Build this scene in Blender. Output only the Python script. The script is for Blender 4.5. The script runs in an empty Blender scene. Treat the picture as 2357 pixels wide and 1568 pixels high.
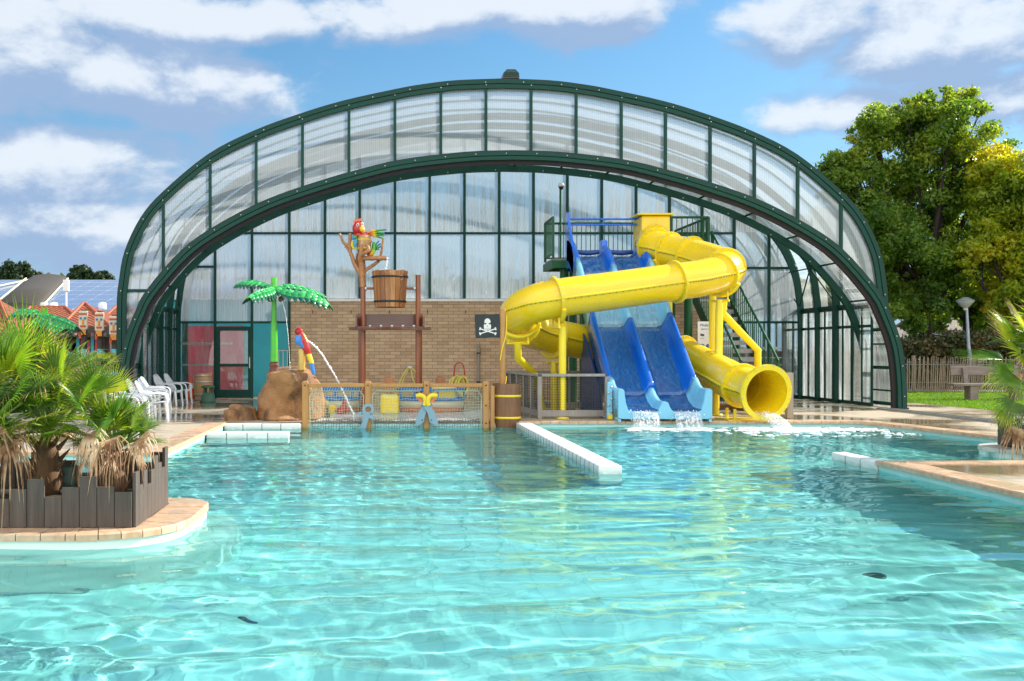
import bpy, bmesh, math, random
import numpy as np
from mathutils import Vector, Matrix, geometry, noise
R = math.radians
rnd = random.Random(7)
S = bpy.context.scene
COL = S.collection

# ------------------------------------------------------------------ camera
cam_d = bpy.data.cameras.new('camera')
cam = bpy.data.objects.new('camera', cam_d); COL.objects.link(cam)
cam.location = (0, 0, 1.5); cam.rotation_euler = (R(90), 0, 0)
cam_d.sensor_width = 36; cam_d.lens = 36
cam_d.shift_x = 0.1296; cam_d.shift_y = 0.0098
cam_d.clip_start = 0.1; cam_d.clip_end = 3000
S.camera = cam

# ------------------------------------------------------------------ light
SUN_AZ, SUN_EL = R(68), R(31)          # azimuth from +Y towards +X
sd = Vector((math.sin(SUN_AZ)*math.cos(SUN_EL), math.cos(SUN_AZ)*math.cos(SUN_EL), math.sin(SUN_EL)))
sun_d = bpy.data.lights.new('sun', 'SUN'); sun_d.energy = 4.9; sun_d.angle = R(0.53); sun_d.color = (1, 0.93, 0.82)
sun = bpy.data.objects.new('sun', sun_d); COL.objects.link(sun)
sun.rotation_euler = sd.to_track_quat('Z', 'Y').to_euler(); sun.location = sd*60
S.view_settings.view_transform = 'Standard'; S.view_settings.look = 'None'
S.view_settings.exposure = 0.92; S.view_settings.gamma = 1
S.render.film_transparent = False
cy = S.cycles
cy.max_bounces = 10; cy.transparent_max_bounces = 24; cy.diffuse_bounces = 3
cy.glossy_bounces = 3; cy.transmission_bounces = 6
cy.caustics_reflective = False; cy.caustics_refractive = True
cy.sample_clamp_indirect = 4; cy.sample_clamp_direct = 0; cy.blur_glossy = 0.5
cy.use_denoising = True

# ------------------------------------------------------------------ world: Nishita sky with clouds
w = bpy.data.worlds.new('World'); S.world = w; w.use_nodes = True
N, L = w.node_tree.nodes, w.node_tree.links
N.clear()
def wn(t, **k):
    n = N.new(t)
    for a, b in k.items(): setattr(n, a, b)
    return n
def wm(op, a, b=None, c=None):
    n = N.new('ShaderNodeMath'); n.operation = op
    for i, v in enumerate((a, b, c)):
        if v is None: continue
        if isinstance(v, (int, float)): n.inputs[i].default_value = v
        else: L.new(v, n.inputs[i])
    return n.outputs[0]
out = wn('ShaderNodeOutputWorld'); bg = wn('ShaderNodeBackground'); L.new(bg.outputs[0], out.inputs[0])
sky = wn('ShaderNodeTexSky', sky_type='NISHITA'); sky.sun_disc = False
sky.sun_elevation = SUN_EL; sky.sun_rotation = SUN_AZ
sky.air_density = 1.0; sky.dust_density = 0.6; sky.ozone_density = 2.0
tc = wn('ShaderNodeTexCoord'); sep = wn('ShaderNodeSeparateXYZ'); L.new(tc.outputs['Generated'], sep.inputs[0])
az = wm('ARCTAN2', sep.outputs[0], sep.outputs[1]); el = wm('ARCSINE', sep.outputs[2])
# cloud banks: azimuth, elevation, half widths (degrees), strength
def dirdeg(px, py):
    a = math.atan((px-873)/2357); return math.degrees(a), math.degrees(math.atan((807-py)/2357*math.cos(a)))
BANKS = [(60, 130, 230, 150, 1.0), (330, 190, 400, 105, 1.0), (420, 40, 360, 70, .95), (140, 385, 340, 120, .95),
         (130, 540, 560, 120, .95), (1000, 30, 330, 75, .95), (1290, 20, 330, 80, 1.0), (1400, 70, 190, 50, .75),
         (1820, 60, 230, 100, 1.0), (2200, 80, 320, 130, 1.0), (1980, 245, 270, 60, .85), (2260, 230, 300, 95, .95),
         (1120, 500, 260, 50, .5), (620, 480, 160, 60, .35), (480, 620, 400, 60, .35), (-500, 300, 420, 260, 1.0),
         (3000, 200, 500, 150, .9), (1500, -500, 900, 200, .8), (200, -600, 700, 200, .8)]
def dens(off):
    acc = None
    for px, py, wx, wy, s in BANKS:
        a, e = dirdeg(px, py); ra = R(math.degrees(wx/2357)); re = wy/2357
        dx = wm('DIVIDE', wm('SUBTRACT', az, R(a)), ra)
        dz = wm('DIVIDE', wm('SUBTRACT', wm('ADD', el, off), R(e)), re)
        r2 = wm('MULTIPLY_ADD', dx, dx, wm('MULTIPLY', dz, dz))
        g = wm('MULTIPLY', wm('POWER', 2.718, wm('MULTIPLY', r2, -0.8)), s)
        acc = g if acc is None else wm('MAXIMUM', acc, g)
    cmb = wn('ShaderNodeCombineXYZ'); L.new(az, cmb.inputs[0])
    L.new(wm('MULTIPLY', wm('ADD', el, off), 1.7), cmb.inputs[1])
    n1 = wn('ShaderNodeTexNoise'); n1.inputs['Scale'].default_value = 7.5; n1.inputs['Detail'].default_value = 9
    n1.inputs['Roughness'].default_value = 0.6; n1.inputs['Distortion'].default_value = 0.15
    L.new(cmb.outputs[0], n1.inputs['Vector'])
    return wm('ADD', acc, wm('MULTIPLY', wm('SUBTRACT', n1.outputs[0], 0.5), 1.7)), n1.outputs[0]
d0, n0 = dens(0.0); d1, n1_ = dens(0.028)
mr = wn('ShaderNodeMapRange', interpolation_type='SMOOTHERSTEP'); L.new(d0, mr.inputs[0])
mr.inputs[1].default_value = 0.32; mr.inputs[2].default_value = 0.76; mr.inputs[4].default_value = 0.93
lit = wn('ShaderNodeMapRange', interpolation_type='SMOOTHSTEP'); L.new(wm('SUBTRACT', d0, d1), lit.inputs[0])
lit.inputs[1].default_value = -0.14; lit.inputs[2].default_value = 0.34
cc = wn('ShaderNodeMixRGB'); L.new(lit.outputs[0], cc.inputs[0])
cc.inputs[1].default_value = (2.5, 3.5, 5.2, 1); cc.inputs[2].default_value = (6.0, 6.5, 7.1, 1)
skt = wn('ShaderNodeMixRGB', blend_type='MULTIPLY'); skt.inputs[0].default_value = 1
L.new(sky.outputs[0], skt.inputs[1]); skt.inputs[2].default_value = (0.66, 1.02, 1.14, 1)
# unseen bright cloud cover added behind the camera as front fill light; a hazy grey-blue band lies along the horizon
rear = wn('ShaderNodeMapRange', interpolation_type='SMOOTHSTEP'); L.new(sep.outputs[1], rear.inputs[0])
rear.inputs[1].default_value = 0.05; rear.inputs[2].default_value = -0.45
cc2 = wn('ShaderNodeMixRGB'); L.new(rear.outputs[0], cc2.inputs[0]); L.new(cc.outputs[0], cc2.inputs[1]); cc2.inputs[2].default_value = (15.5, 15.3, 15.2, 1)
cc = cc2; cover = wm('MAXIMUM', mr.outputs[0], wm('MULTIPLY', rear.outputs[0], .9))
hz = wn('ShaderNodeMapRange', interpolation_type='SMOOTHSTEP'); L.new(sep.outputs[2], hz.inputs[0]); hz.inputs[1].default_value = .30; hz.inputs[2].default_value = -.02; hz.inputs[4].default_value = .85
sk2 = wn('ShaderNodeMixRGB'); L.new(hz.outputs[0], sk2.inputs[0]); L.new(skt.outputs[0], sk2.inputs[1]); sk2.inputs[2].default_value = (2.6, 3.7, 5.4, 1); skt = sk2
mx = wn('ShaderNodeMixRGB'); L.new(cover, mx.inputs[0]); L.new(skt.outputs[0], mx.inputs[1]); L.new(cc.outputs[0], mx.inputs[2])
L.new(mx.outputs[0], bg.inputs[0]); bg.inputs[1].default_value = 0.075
w.cycles.sampling_method = 'MANUAL'; w.cycles.sample_map_resolution = 512

# ------------------------------------------------------------------ helpers
F = 2357.0
def at(px, py, Y):                       # a point seen in the photograph, at distance Y
    return Vector(((px-873)*Y/F, Y, 1.5-(py-807)*Y/F))
def gy(py, z=0): return (1.5-z)*F/(py-807)      # distance of a ground point
_mats = {}
class NT:
    def __init__(s, m): s.m = m; s.N = m.node_tree.nodes; s.L = m.node_tree.links
    def n(s, t, **k):
        n = s.N.new(t)
        for a, b in k.items():
            if a in n.inputs.keys() if isinstance(a, str) else False: s.set(n, a, b)
            else: setattr(n, a, b)
        return n
    def set(s, n, a, b):
        if hasattr(b, 'is_output'): s.L.new(b, n.inputs[a])
        else: n.inputs[a].default_value = b
    def math(s, op, *v):
        n = s.N.new('ShaderNodeMath'); n.operation = op
        for i, x in enumerate(v): s.set(n, i, x)
        return n.outputs[0]
    def mix(s, f, a, b, mode='MIX'):
        n = s.N.new('ShaderNodeMixRGB'); n.blend_type = mode
        s.set(n, 0, f)
        for i, x in ((1, a), (2, b)):
            s.set(n, i, x if hasattr(x, 'is_output') else (*x[:3], 1))
        return n.outputs[0]
    def coord(s, which='Object', scale=(1, 1, 1), loc=(0, 0, 0), rot=(0, 0, 0)):
        t = s.N.new('ShaderNodeTexCoord'); m = s.N.new('ShaderNodeMapping')
        s.L.new(t.outputs[which], m.inputs[0]); m.inputs['Scale'].default_value = scale
        m.inputs['Location'].default_value = loc; m.inputs['Rotation'].default_value = rot
        return m.outputs[0]
    def noise(s, vec, scale=5, detail=4, rough=.55, dist=0):
        n = s.N.new('ShaderNodeTexNoise'); s.L.new(vec, n.inputs['Vector'])
        n.inputs['Scale'].default_value = scale; n.inputs['Detail'].default_value = detail
        n.inputs['Roughness'].default_value = rough; n.inputs['Distortion'].default_value = dist
        return n.outputs[0]
    def ramp(s, f, *stops):
        n = s.N.new('ShaderNodeValToRGB'); s.L.new(f, n.inputs[0]); e = n.color_ramp.elements
        while len(e) < len(stops): e.new(.5)
        for q, (p, c) in zip(e, stops):
            q.position = p; q.color = (*c[:3], 1) if isinstance(c, (tuple, list)) else (c, c, c, 1)
        return n.outputs[0]
    def rng(s, f, a, b, c=0, d=1):
        n = s.N.new('ShaderNodeMapRange'); s.L.new(f, n.inputs[0])
        for i, x in enumerate((a, b, c, d)): n.inputs[i+1].default_value = x
        return n.outputs[0]
    def bump(s, h, strength=.3, dist=.01):
        n = s.N.new('ShaderNodeBump'); s.L.new(h, n.inputs['Height'])
        n.inputs['Strength'].default_value = strength; n.inputs['Distance'].default_value = dist
        return n.outputs[0]
def mat(name):
    m = bpy.data.materials.new(name); m.use_nodes = True
    m.node_tree.nodes.clear(); t = NT(m)
    t.out = t.N.new('ShaderNodeOutputMaterial')
    return m, t
def principled(t, **k):
    p = t.N.new('ShaderNodeBsdfPrincipled')
    names = {'col': 'Base Color', 'rough': 'Roughness', 'metal': 'Metallic', 'normal': 'Normal', 'coat': 'Coat Weight',
             'spec': 'Specular IOR Level', 'alpha': 'Alpha', 'sub': 'Subsurface Weight', 'coatr': 'Coat Roughness'}
    for a, b in k.items():
        if a == 'col' and not hasattr(b, 'is_output'): b = (*b[:3], 1)
        t.set(p, names[a], b)
    t.L.new(p.outputs[0], t.out.inputs[0]); return p
def paint(name, col, rough=.4, var=.12, nscale=3, coat=0, metal=0, bump=0, bscale=40, dirt=0, spec=.5):
    """a plain coloured surface with slight unevenness"""
    if name in _mats: return _mats[name]
    m, t = mat(name); v = t.coord()
    n = t.noise(v, nscale, 5)
    c = t.mix(t.rng(n, .3, .7), tuple(x*(1-var) for x in col), tuple(min(1, x*(1+var)) for x in col))
    if dirt:
        d = t.noise(v, nscale*3.1, 6, .65)
        c = t.mix(t.rng(d, .52, .75, 0, dirt), c, (.10, .085, .06))
    k = dict(col=c, rough=t.rng(n, .2, .8, rough*.8, min(1, rough*1.25)), coat=coat, metal=metal, spec=spec)
    if bump: k['normal'] = t.bump(t.noise(v, bscale, 3), bump, .01)
    principled(t, **k); _mats[name] = m; return m
def wood(name, c1, c2, rough=.6, axis=2, scale=1.0, coat=0, contrast=1):
    if name in _mats: return _mats[name]
    m, t = mat(name); s = [14*scale]*3; s[axis] = 1.2*scale
    v = t.coord(scale=tuple(s)); n = t.noise(v, 1.5, 6, .6, .4); n2 = t.noise(t.coord(), 2.2*scale, 3)
    c = t.mix(t.rng(n, .5-.25*contrast, .5+.25*contrast), c1, c2); c = t.mix(t.rng(n2, .35, .75, 0, .4), c, tuple(x*.6 for x in c1))
    principled(t, col=c, rough=rough, coat=coat, normal=t.bump(n, .25, .006)); _mats[name] = m; return m

class MB:
    """collects shapes for ONE mesh object"""
    def __init__(s): s.v = []; s.f = []; s.mi = []; s.k = 0; s.sm = []
    def add(s, vs, fs, smooth=False):
        b = len(s.v); s.v += [tuple(x) for x in vs]
        for f in fs: s.f.append(tuple(i+b for i in f)); s.mi.append(s.k); s.sm.append(smooth)
        return s
    def box(s, c, d, rz=0, bev=0, rx=0, ry=0):
        hx, hy, hz = d[0]/2, d[1]/2, d[2]/2
        M = Matrix.Translation(c) @ Matrix.Rotation(rz, 4, 'Z') @ Matrix.Rotation(ry, 4, 'Y') @ Matrix.Rotation(rx, 4, 'X')
        if bev <= 0:
            vs = [M @ Vector((x*hx, y*hy, z*hz)) for z in (-1, 1) for x, y in ((-1, -1), (1, -1), (1, 1), (-1, 1))]
            return s.add(vs, [(3, 2, 1, 0), (4, 5, 6, 7), (0, 1, 5, 4), (1, 2, 6, 5), (2, 3, 7, 6), (3, 0, 4, 7)])
        bm = bmesh.new(); bmesh.ops.create_cube(bm, size=1)
        for v in bm.verts: v.co = Vector((v.co.x*d[0], v.co.y*d[1], v.co.z*d[2]))
        bmesh.ops.bevel(bm, geom=list(bm.edges), offset=min(bev, min(d)*.45), segments=2, affect='EDGES', profile=.5)
        bm.verts.index_update()
        s.add([M @ v.co for v in bm.verts], [[v.index for v in f.verts] for f in bm.faces]); bm.free(); return s
    def bx(s, x0, x1, y0, y1, z0, z1, bev=0):
        return s.box(((x0+x1)/2, (y0+y1)/2, (z0+z1)/2), (abs(x1-x0), abs(y1-y0), abs(z1-z0)), bev=bev)
    def tube(s, pts, r, n=10, caps=True, smooth=True, closed=False, flat=1.0):
        pts = [Vector(p) for p in pts]; m = len(pts)
        rs = r if isinstance(r, (list, tuple)) else [r]*m
        vs = []; up = None
        for i, p in enumerate(pts):
            if closed: d = pts[(i+1) % m]-pts[i-1]
            else: d = (pts[min(i+1, m-1)]-pts[max(i-1, 0)])
            if d.length < 1e-9: d = Vector((0, 0, 1))
            d.normalize()
            if up is None:
                up = Vector((0, 0, 1)) if abs(d.z) < .9 else Vector((0, 1, 0))
            a = d.cross(up)
            if a.length < 1e-6: a = d.cross(Vector((1, 0, 0)))
            a.normalize(); up = a.cross(d).normalized()
            for k in range(n):
                t = 2*math.pi*k/n; vs.append(p + (a*math.cos(t) + up*math.sin(t)*flat)*rs[i])
        fs = []
        for i in range(m if closed else m-1):
            j = (i+1) % m
            for k in range(n):
                fs.append((i*n+k, i*n+(k+1) % n, j*n+(k+1) % n, j*n+k))
        s.add(vs, fs, smooth)
        if caps and not closed:
            s.add(vs[:n], [tuple(range(n))[::-1]]); s.add(vs[-n:], [tuple(range(n))])
        return s
    def cyl(s, a, b, r, n=12, r2=None, smooth=True, caps=True):
        return s.tube([a, b], [r, r if r2 is None else r2], n, caps, smooth)
    def lathe(s, c, prof, n=24, smooth=True, a0=0, a1=2*math.pi, M=None):
        full = abs(a1-a0-2*math.pi) < 1e-6; q = n if full else n+1; vs = []
        for r, z in prof:
            for k in range(q):
                t = a0+(a1-a0)*k/n; p = Vector((r*math.cos(t), r*math.sin(t), z))
                vs.append((M @ p if M else p) + Vector(c))
        fs = []
        for i in range(len(prof)-1):
            for k in range(n):
                k2 = (k+1) % q
                fs.append((i*q+k, i*q+k2, (i+1)*q+k2, (i+1)*q+k))
        return s.add(vs, fs, smooth)
    def sphere(s, c, r, n=14, m=9, M=None):
        rr = r if isinstance(r, (tuple, list)) else (r, r, r)
        vs = []; fs = []
        for i in range(m+1):
            p = math.pi*i/m
            for k in range(n):
                t = 2*math.pi*k/n
                v = Vector((rr[0]*math.sin(p)*math.cos(t), rr[1]*math.sin(p)*math.sin(t), rr[2]*math.cos(p)))
                vs.append((M @ v if M else v)+Vector(c))
        for i in range(m):
            for k in range(n): fs.append((i*n+k, (i+1)*n+k, (i+1)*n+(k+1) % n, i*n+(k+1) % n))
        return s.add(vs, fs, True)
    def prism(s, poly, y0, y1, M=None):
        """polygon in XZ extruded along Y"""
        n = len(poly); T = M or Matrix()
        vs = [T @ Vector((x, y0, z)) for x, z in poly]+[T @ Vector((x, y1, z)) for x, z in poly]
        tr = geometry.tessellate_polygon([[Vector((x, z, 0)) for x, z in poly]])
        fs = [tuple(a) for a in tr]+[tuple(i+n for i in a[::-1]) for a in tr]
        fs += [(i, (i+1) % n, (i+1) % n+n, i+n) for i in range(n)]
        return s.add(vs, fs)
    def slab(s, loops, z0, z1):
        """polygon with holes in XY, given top and bottom"""
        tr = geometry.tessellate_polygon([[Vector((x, y, 0)) for x, y in l] for l in loops])
        flat = [p for l in loops for p in l]; n = len(flat)
        vs = [(x, y, z1) for x, y in flat]+[(x, y, z0) for x, y in flat]
        fs = [tuple(a) for a in tr]+[tuple(i+n for i in a[::-1]) for a in tr]; b = 0
        for l in loops:
            m = len(l)
            for i in range(m): fs.append((b+i, b+(i+1) % m, b+(i+1) % m+n, b+i+n))
            b += m
        return s.add(vs, fs)
    def build(s, name, m, parent=None, fix=True, loc=None):
        me = bpy.data.meshes.new(name)
        me.from_pydata(s.v, [], s.f)
        if fix:
            bm = bmesh.new(); bm.from_mesh(me); bmesh.ops.recalc_face_normals(bm, faces=list(bm.faces)); bm.to_mesh(me); bm.free()
        ms = m if isinstance(m, (list, tuple)) else [m]
        for x in ms: me.materials.append(x)
        me.polygons.foreach_set('material_index', s.mi); me.polygons.foreach_set('use_smooth', s.sm)
        me.update()
        o = bpy.data.objects.new(name, me); COL.objects.link(o)
        if parent:
            o.parent = parent
            o.matrix_parent_inverse = parent.matrix_basis.inverted() if not loc else Matrix()
        if loc: o.location = loc
        return o
def tag(o, label=None, cat=None, group=None, kind=None):
    for k, v in (('label', label), ('category', cat), ('group', group), ('kind', kind)):
        if v: o[k] = v
    return o
def thing(name, loc, label, cat, group=None, rz=0):
    """Empty at the thing's base; parts built in world space keep their place"""
    o = bpy.data.objects.new(name, None); COL.objects.link(o); o.empty_display_size = .2
    o.location = loc; o.rotation_euler = (0, 0, rz)
    return tag(o, label, cat, group)
def local(name, label, cat, group=None):
    """thing at the origin, to be built in its own coordinates then moved"""
    return thing(name, (0, 0, 0), label, cat, group)
def copy_tree(o, loc=None, rz=None, label=None, group=None):
    m = {}
    def rec(a, par):
        c = a.copy(); COL.objects.link(c)
        if par: c.parent = par; c.matrix_parent_inverse = a.matrix_parent_inverse.copy()
        for ch in a.children: rec(ch, c)
        return c
    c = rec(o, None)
    if loc is not None: c.location = loc
    if rz is not None: c.rotation_euler = (0, 0, rz)
    if label: c['label'] = label
    if group: c['group'] = group
    return c
def struct(o): o['kind'] = 'structure'; return o
def arcpts(cx, cy, r, a0, a1, n=8):
    return [(cx+r*math.cos(R(a0+(a1-a0)*i/n)), cy+r*math.sin(R(a0+(a1-a0)*i/n))) for i in range(n+1)]
def seg(a, b, n): a, b = Vector(a), Vector(b); return [a.lerp(b, i/n) for i in range(n+1)]
def smooth_path(pts, n=8):
    """Catmull-Rom through points"""
    P = [Vector(p) for p in pts]; P = [2*P[0]-P[1]]+P+[2*P[-1]-P[-2]]; o = []
    for i in range(1, len(P)-2):
        a, b, c, d = P[i-1:i+3]
        for k in range(n):
            t = k/n; o.append(.5*((2*b)+(c-a)*t+(2*a-5*b+4*c-d)*t*t+(3*b-a-3*c+d)*t**3))
    o.append(P[-2]); return o

# ------------------------------------------------------------------ ground, pool, decks
WZ = -0.12; FZ = -1.17                  # water level, pool floor
m, t = mat('wet_paving'); v = t.coord()
n = t.noise(v, .35, 5, .6, .3); n2 = t.noise(v, 9, 6, .6)
base = t.mix(t.rng(n2, .3, .7), (.38, .31, .22), (.52, .45, .34))
wet = t.rng(n, .43, .56)
lines = t.n('ShaderNodeTexBrick'); t.L.new(t.coord(scale=(1, 1, 1)), lines.inputs['Vector'])
for k_, v_ in (('Scale', 1.0), ('Mortar Size', .006), ('Brick Width', 2.4), ('Row Height', 2.4)): lines.inputs[k_].default_value = v_
lines.offset = 0
base = t.mix(wet, base, t.mix(1, base, (.62, .58, .5), 'MULTIPLY'))
base = t.mix(t.math('MULTIPLY', lines.outputs['Fac'], .5), base, (.12, .1, .07))
p = principled(t, col=base, rough=t.rng(wet, 0, 1, .5, .035), spec=t.rng(wet, 0, 1, .5, .8), normal=t.bump(n2, .06, .01))
M_deck = m
m, t = mat('terracotta_coping'); v = t.coord()
n = t.noise(v, 2.2, 6); n2 = t.noise(v, 12, 5)
c = t.mix(t.rng(n2, .3, .7), (.50, .30, .17), (.66, .46, .30)); c = t.mix(t.rng(n, .45, .7, 0, .55), c, (.66, .56, .42))
principled(t, col=c, rough=t.rng(n, .35, .6, .5, .16), normal=t.bump(n2, .15, .01)); M_coping = m
m, t = mat('pool_liner')
n = t.noise(t.coord(), .6, 4); c = t.mix(n, (.46, .76, .75), (.57, .84, .81))
br = t.n('ShaderNodeTexBrick'); br.offset = 0; t.L.new(t.coord(), br.inputs['Vector'])
for k_, v_ in (('Scale', 1.0), ('Mortar Size', .011), ('Brick Width', .42), ('Row Height', .42), ('Mortar Smooth', .5)): br.inputs[k_].default_value = v_
c = t.mix(t.math('MULTIPLY', br.outputs['Fac'], .24), c, (.16, .42, .40))
c = t.mix(t.rng(t.noise(t.coord(), 1.6, 6, .65), .5, .75, 0, .45), c, (.36, .56, .44)); c = t.mix(t.rng(t.noise(t.coord(), .25, 3), .4, .65, 0, .5), c, (.50, .74, .66))
principled(t, col=c, rough=.6); M_liner = m
m, t = mat('white_tile'); v = t.coord(); n = t.noise(v, 5, 6, .6)
sp = t.N.new('ShaderNodeSeparateXYZ'); t.L.new(t.N.new('ShaderNodeTexCoord').outputs['Object'], sp.inputs[0])
low = t.math('MULTIPLY', t.rng(sp.outputs[2], -.11, -.055, 1, 0), t.rng(n, .35, .55))
c = t.mix(t.rng(n, .3, .8), (.80, .80, .76), (.88, .88, .85)); c = t.mix(t.math('MULTIPLY', low, .55), c, (.30, .33, .26))
principled(t, col=c, rough=.45, normal=t.bump(n, .2, .01)); M_tile = m
M_joint = paint('dark_joint', (.06, .07, .06), .8)

pool = [(6.76, -6), (6.76, 13.85), (15.5, 13.85), (15.5, 16.9)]
pool += [(10.9, 16.9)] + arcpts(9.75, 21.15, .55, 0, 90, 6)
pool += [(2.62, 21.62), (2.62, 21.60), (-1.62, 21.60), (-1.62, 21.6), (-3.22, 21.6), (-3.22, 15.1), (-14, 15.1), (-14, -6)]
ground = [(-300, -40), (300, -40), (300, 400), (-300, 400)]
# the ground sheet, cut out for the pool
g = MB(); g.slab([[(-34, -6.5), (34, -6.5), (34, 18.5), (15.4, 19.0), (15.35, 30), (15.6, 40), (-34, 40)], pool], -.04, 0)
struct(g.build('pool_deck', M_deck))
m, t = mat('grass_ground'); v = t.coord()
c = t.mix(t.noise(v, .25, 5), (.045, .09, .012), (.09, .15, .02)); c = t.mix(t.rng(t.noise(v, 30, 3), .4, .7, 0, .6), c, (.13, .17, .03))
principled(t, col=c, rough=.9, normal=t.bump(t.noise(v, 60, 3), .5, .03)); M_grass = m
g = MB(); g.slab([ground, [(-33.9, -6.4), (33.9, -6.4), (33.9, 18.4), (15.3, 18.9), (15.25, 30), (15.5, 39.9), (-33.9, 39.9)]], -.5, -.012)
struct(g.build('ground', M_grass))
# pool floor and walls
g = MB(); nP = len(pool)
tr = geometry.tessellate_polygon([[Vector((x, y, 0)) for x, y in pool]])
g.add([(x, y, FZ) for x, y in pool], [tuple(a) for a in tr])
g.add([(x, y, FZ) for x, y in pool]+[(x, y, -.045) for x, y in pool], [(i, (i+1) % nP, (i+1) % nP+nP, i+nP) for i in range(nP)])
pf = struct(g.build('pool_basin', M_liner))
bm = bmesh.new(); bm.from_mesh(pf.data)
for f in bm.faces:
    c_ = f.calc_center_median()
    if abs(f.normal.z) > .5:
        if f.normal.z < 0: f.normal_flip()
bm.to_mesh(pf.data); bm.free()
for i_ in range(2):
    pass
# coping: a strip of tiles around the pool edge
def coping(path, width, name, z1=.012, z0=-.05, closed=False, over=.04):
    pts = [Vector((x, y, 0)) for x, y in path]; n = len(pts); g = MB(); inn = []; outt = []
    for i, p in enumerate(pts):
        a = (p-pts[i-1]) if (i > 0 or closed) else (pts[1]-p); b = (pts[(i+1) % n]-p) if (i < n-1 or closed) else (p-pts[i-1])
        a.normalize(); b.normalize(); t_ = (a+b).normalized(); nr = Vector((-t_.y, t_.x, 0)); k = 1/max(.4, abs(nr.dot(Vector((-a.y, a.x, 0)))))
        inn.append(p+nr*over*k); outt.append(p-nr*width*k)
    m = n if closed else n-1
    for i in range(m):
        j = (i+1) % n; L_ = max((inn[j]-inn[i]).length, (outt[j]-outt[i]).length); q = max(1, round(L_/.2)); gap = .004/max(L_, .01)
        for k in range(q):
            t0, t1 = k/q+gap, (k+1)/q-gap
            a, b, c, d = inn[i].lerp(inn[j], t0), inn[i].lerp(inn[j], t1), outt[i].lerp(outt[j], t1), outt[i].lerp(outt[j], t0)
            ai, bi = a.lerp(d, .04), b.lerp(c, .04)
            dz = rnd.uniform(-.002, .002)
            vs = [(*x[:2], z0) for x in (a, b, c, d)]+[(*x[:2], z1-.014) for x in (a, b)]+[(*x[:2], z1+dz) for x in (ai, bi, c, d)]
            g.add(vs, [(0, 1, 5, 4), (4, 5, 7, 6), (6, 7, 8, 9), (1, 2, 8, 7, 5), (2, 3, 9, 8), (3, 0, 4, 6, 9), (3, 2, 1, 0)])
    return struct(g.build(name, M_coping))
coping([(6.76, -6), (6.76, 13.85), (15.5, 13.85)], .36, 'pool_edge')
coping([(15.5, 16.9), (10.9, 16.9)]+arcpts(9.75, 21.15, .55, 0, 90, 6)+[(2.62, 21.62)], .36, 'pool_edge')
coping([(-3.22, 21.6), (-3.22, 15.1), (-14, 15.1)], .36, 'pool_edge')
# planted islands
isl = [(-14, 8.35), (-2.55, 8.35)]+arcpts(-2.5, 9.15, .8, -88, 0, 7)+arcpts(-2.1, 9.95, .4, 0, 90, 5)+[(-14, 10.35)]
def island(poly, name, foot=1.0):
    g = MB(); g.slab([poly], -.045, 0); struct(g.build(name, M_deck))
    g = MB(); n = len(poly); cx_ = sum(p[0] for p in poly)/n; cy_ = sum(p[1] for p in poly)/n
    # plastered wall with a rounded foot under the coping
    prof = [(0.02, -.046), (0.02, -.20), (.06*foot, -.32), (.30*foot, -.40), (.34*foot, -.50), (.36*foot, FZ+.001)]
    pts = [Vector((x, y, 0)) for x, y in poly]; rings = []
    for off, z in prof:
        ring = []
        for i, p in enumerate(pts):
            a = (p-pts[i-1]).normalized(); b = (pts[(i+1) % n]-p).normalized(); t_ = (a+b)
            t_ = t_.normalized() if t_.length > 1e-6 else a
            nr = Vector((t_.y, -t_.x, 0)); k = 1/max(.5, abs(nr.dot(Vector((a.y, -a.x, 0)))))
            q = p+nr*off*k; ring.append((q.x, q.y, z))
        rings.append(ring)
    vs = [v for r_ in rings for v in r_]
    g.add(vs, [(j*n+i, j*n+(i+1) % n, (j+1)*n+(i+1) % n, (j+1)*n+i) for j in range(len(prof)-1) for i in range(n)], True)
    struct(g.build('island_wall', M_liner2))
m, t = mat('pool_plaster'); c = t.mix(t.noise(t.coord(), 3, 5), (.66, .80, .72), (.80, .86, .78)); principled(t, col=c, rough=.5); M_liner2 = m
island(isl, 'island_deck')
coping(isl[::-1], .34, 'island_edge', closed=True, over=.04)
isr = [(x, y) for x, y in arcpts(11.9, 15.75, 1.0, 180, 270, 8)]
isr = [(9.17, 15.65)]+[(9.95+.8*math.cos(R(a)), 15.75+.8*math.sin(R(a))) for a in range(185, 271, 14)]+[(15.4, 14.95), (15.4, 16.55)]+[(9.95+.8*math.cos(R(a)), 15.75+.8*math.sin(R(a))) for a in range(90, 180, 14)]
isr = [(x+(.22 if x < 12 else 0), y) for x, y in isr]
island(isr, 'island_deck', .25)
M_cop2 = paint('pale_coping', (.62, .58, .50), .35, .12, 4)
o = coping(isr[::-1], .3, 'island_edge', closed=True, over=.04); o.data.materials[0] = M_cop2

# white tiled pool dividers
def divider(x0, x1, y0, y1, label, ntile, ax, top=-.012):
    g = MB(); g.bx(x0, x1, y0, y1, FZ+.002, top, bev=.02)
    o = g.build('pool_divider', M_tile); tag(o, label, 'pool divider')
    for i in range(1, ntile):
        k = i/ntile
        if ax == 'x':
            j = MB(); x = x0+(x1-x0)*k; j.bx(x-.006, x+.006, y0-.003, y0+.02, -.5, top-.008); j.bx(x-.004, x+.004, y0+.01, y1-.01, top-.01, top+.002)
            j.build('tile_joint', M_joint, o)
        else:
            j = MB(); y = y0+(y1-y0)*k; j.bx(x0-.003, x0+.02, y-.005, y+.005, -.5, top-.012); j.bx(x0+.01, x1-.01, y-.004, y+.004, top-.01, top+.0015)
            j.build('tile_joint', M_joint, o)
    return o
divider(2.88, 3.19, 13.45, 21.55, 'long white tiled divider running away across the middle of the pool', 27, 'y')
divider(-3.20, -1.68, 18.9, 19.2, 'low white tiled divider jutting from the left deck, nearer of the two', 4, 'x')
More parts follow.
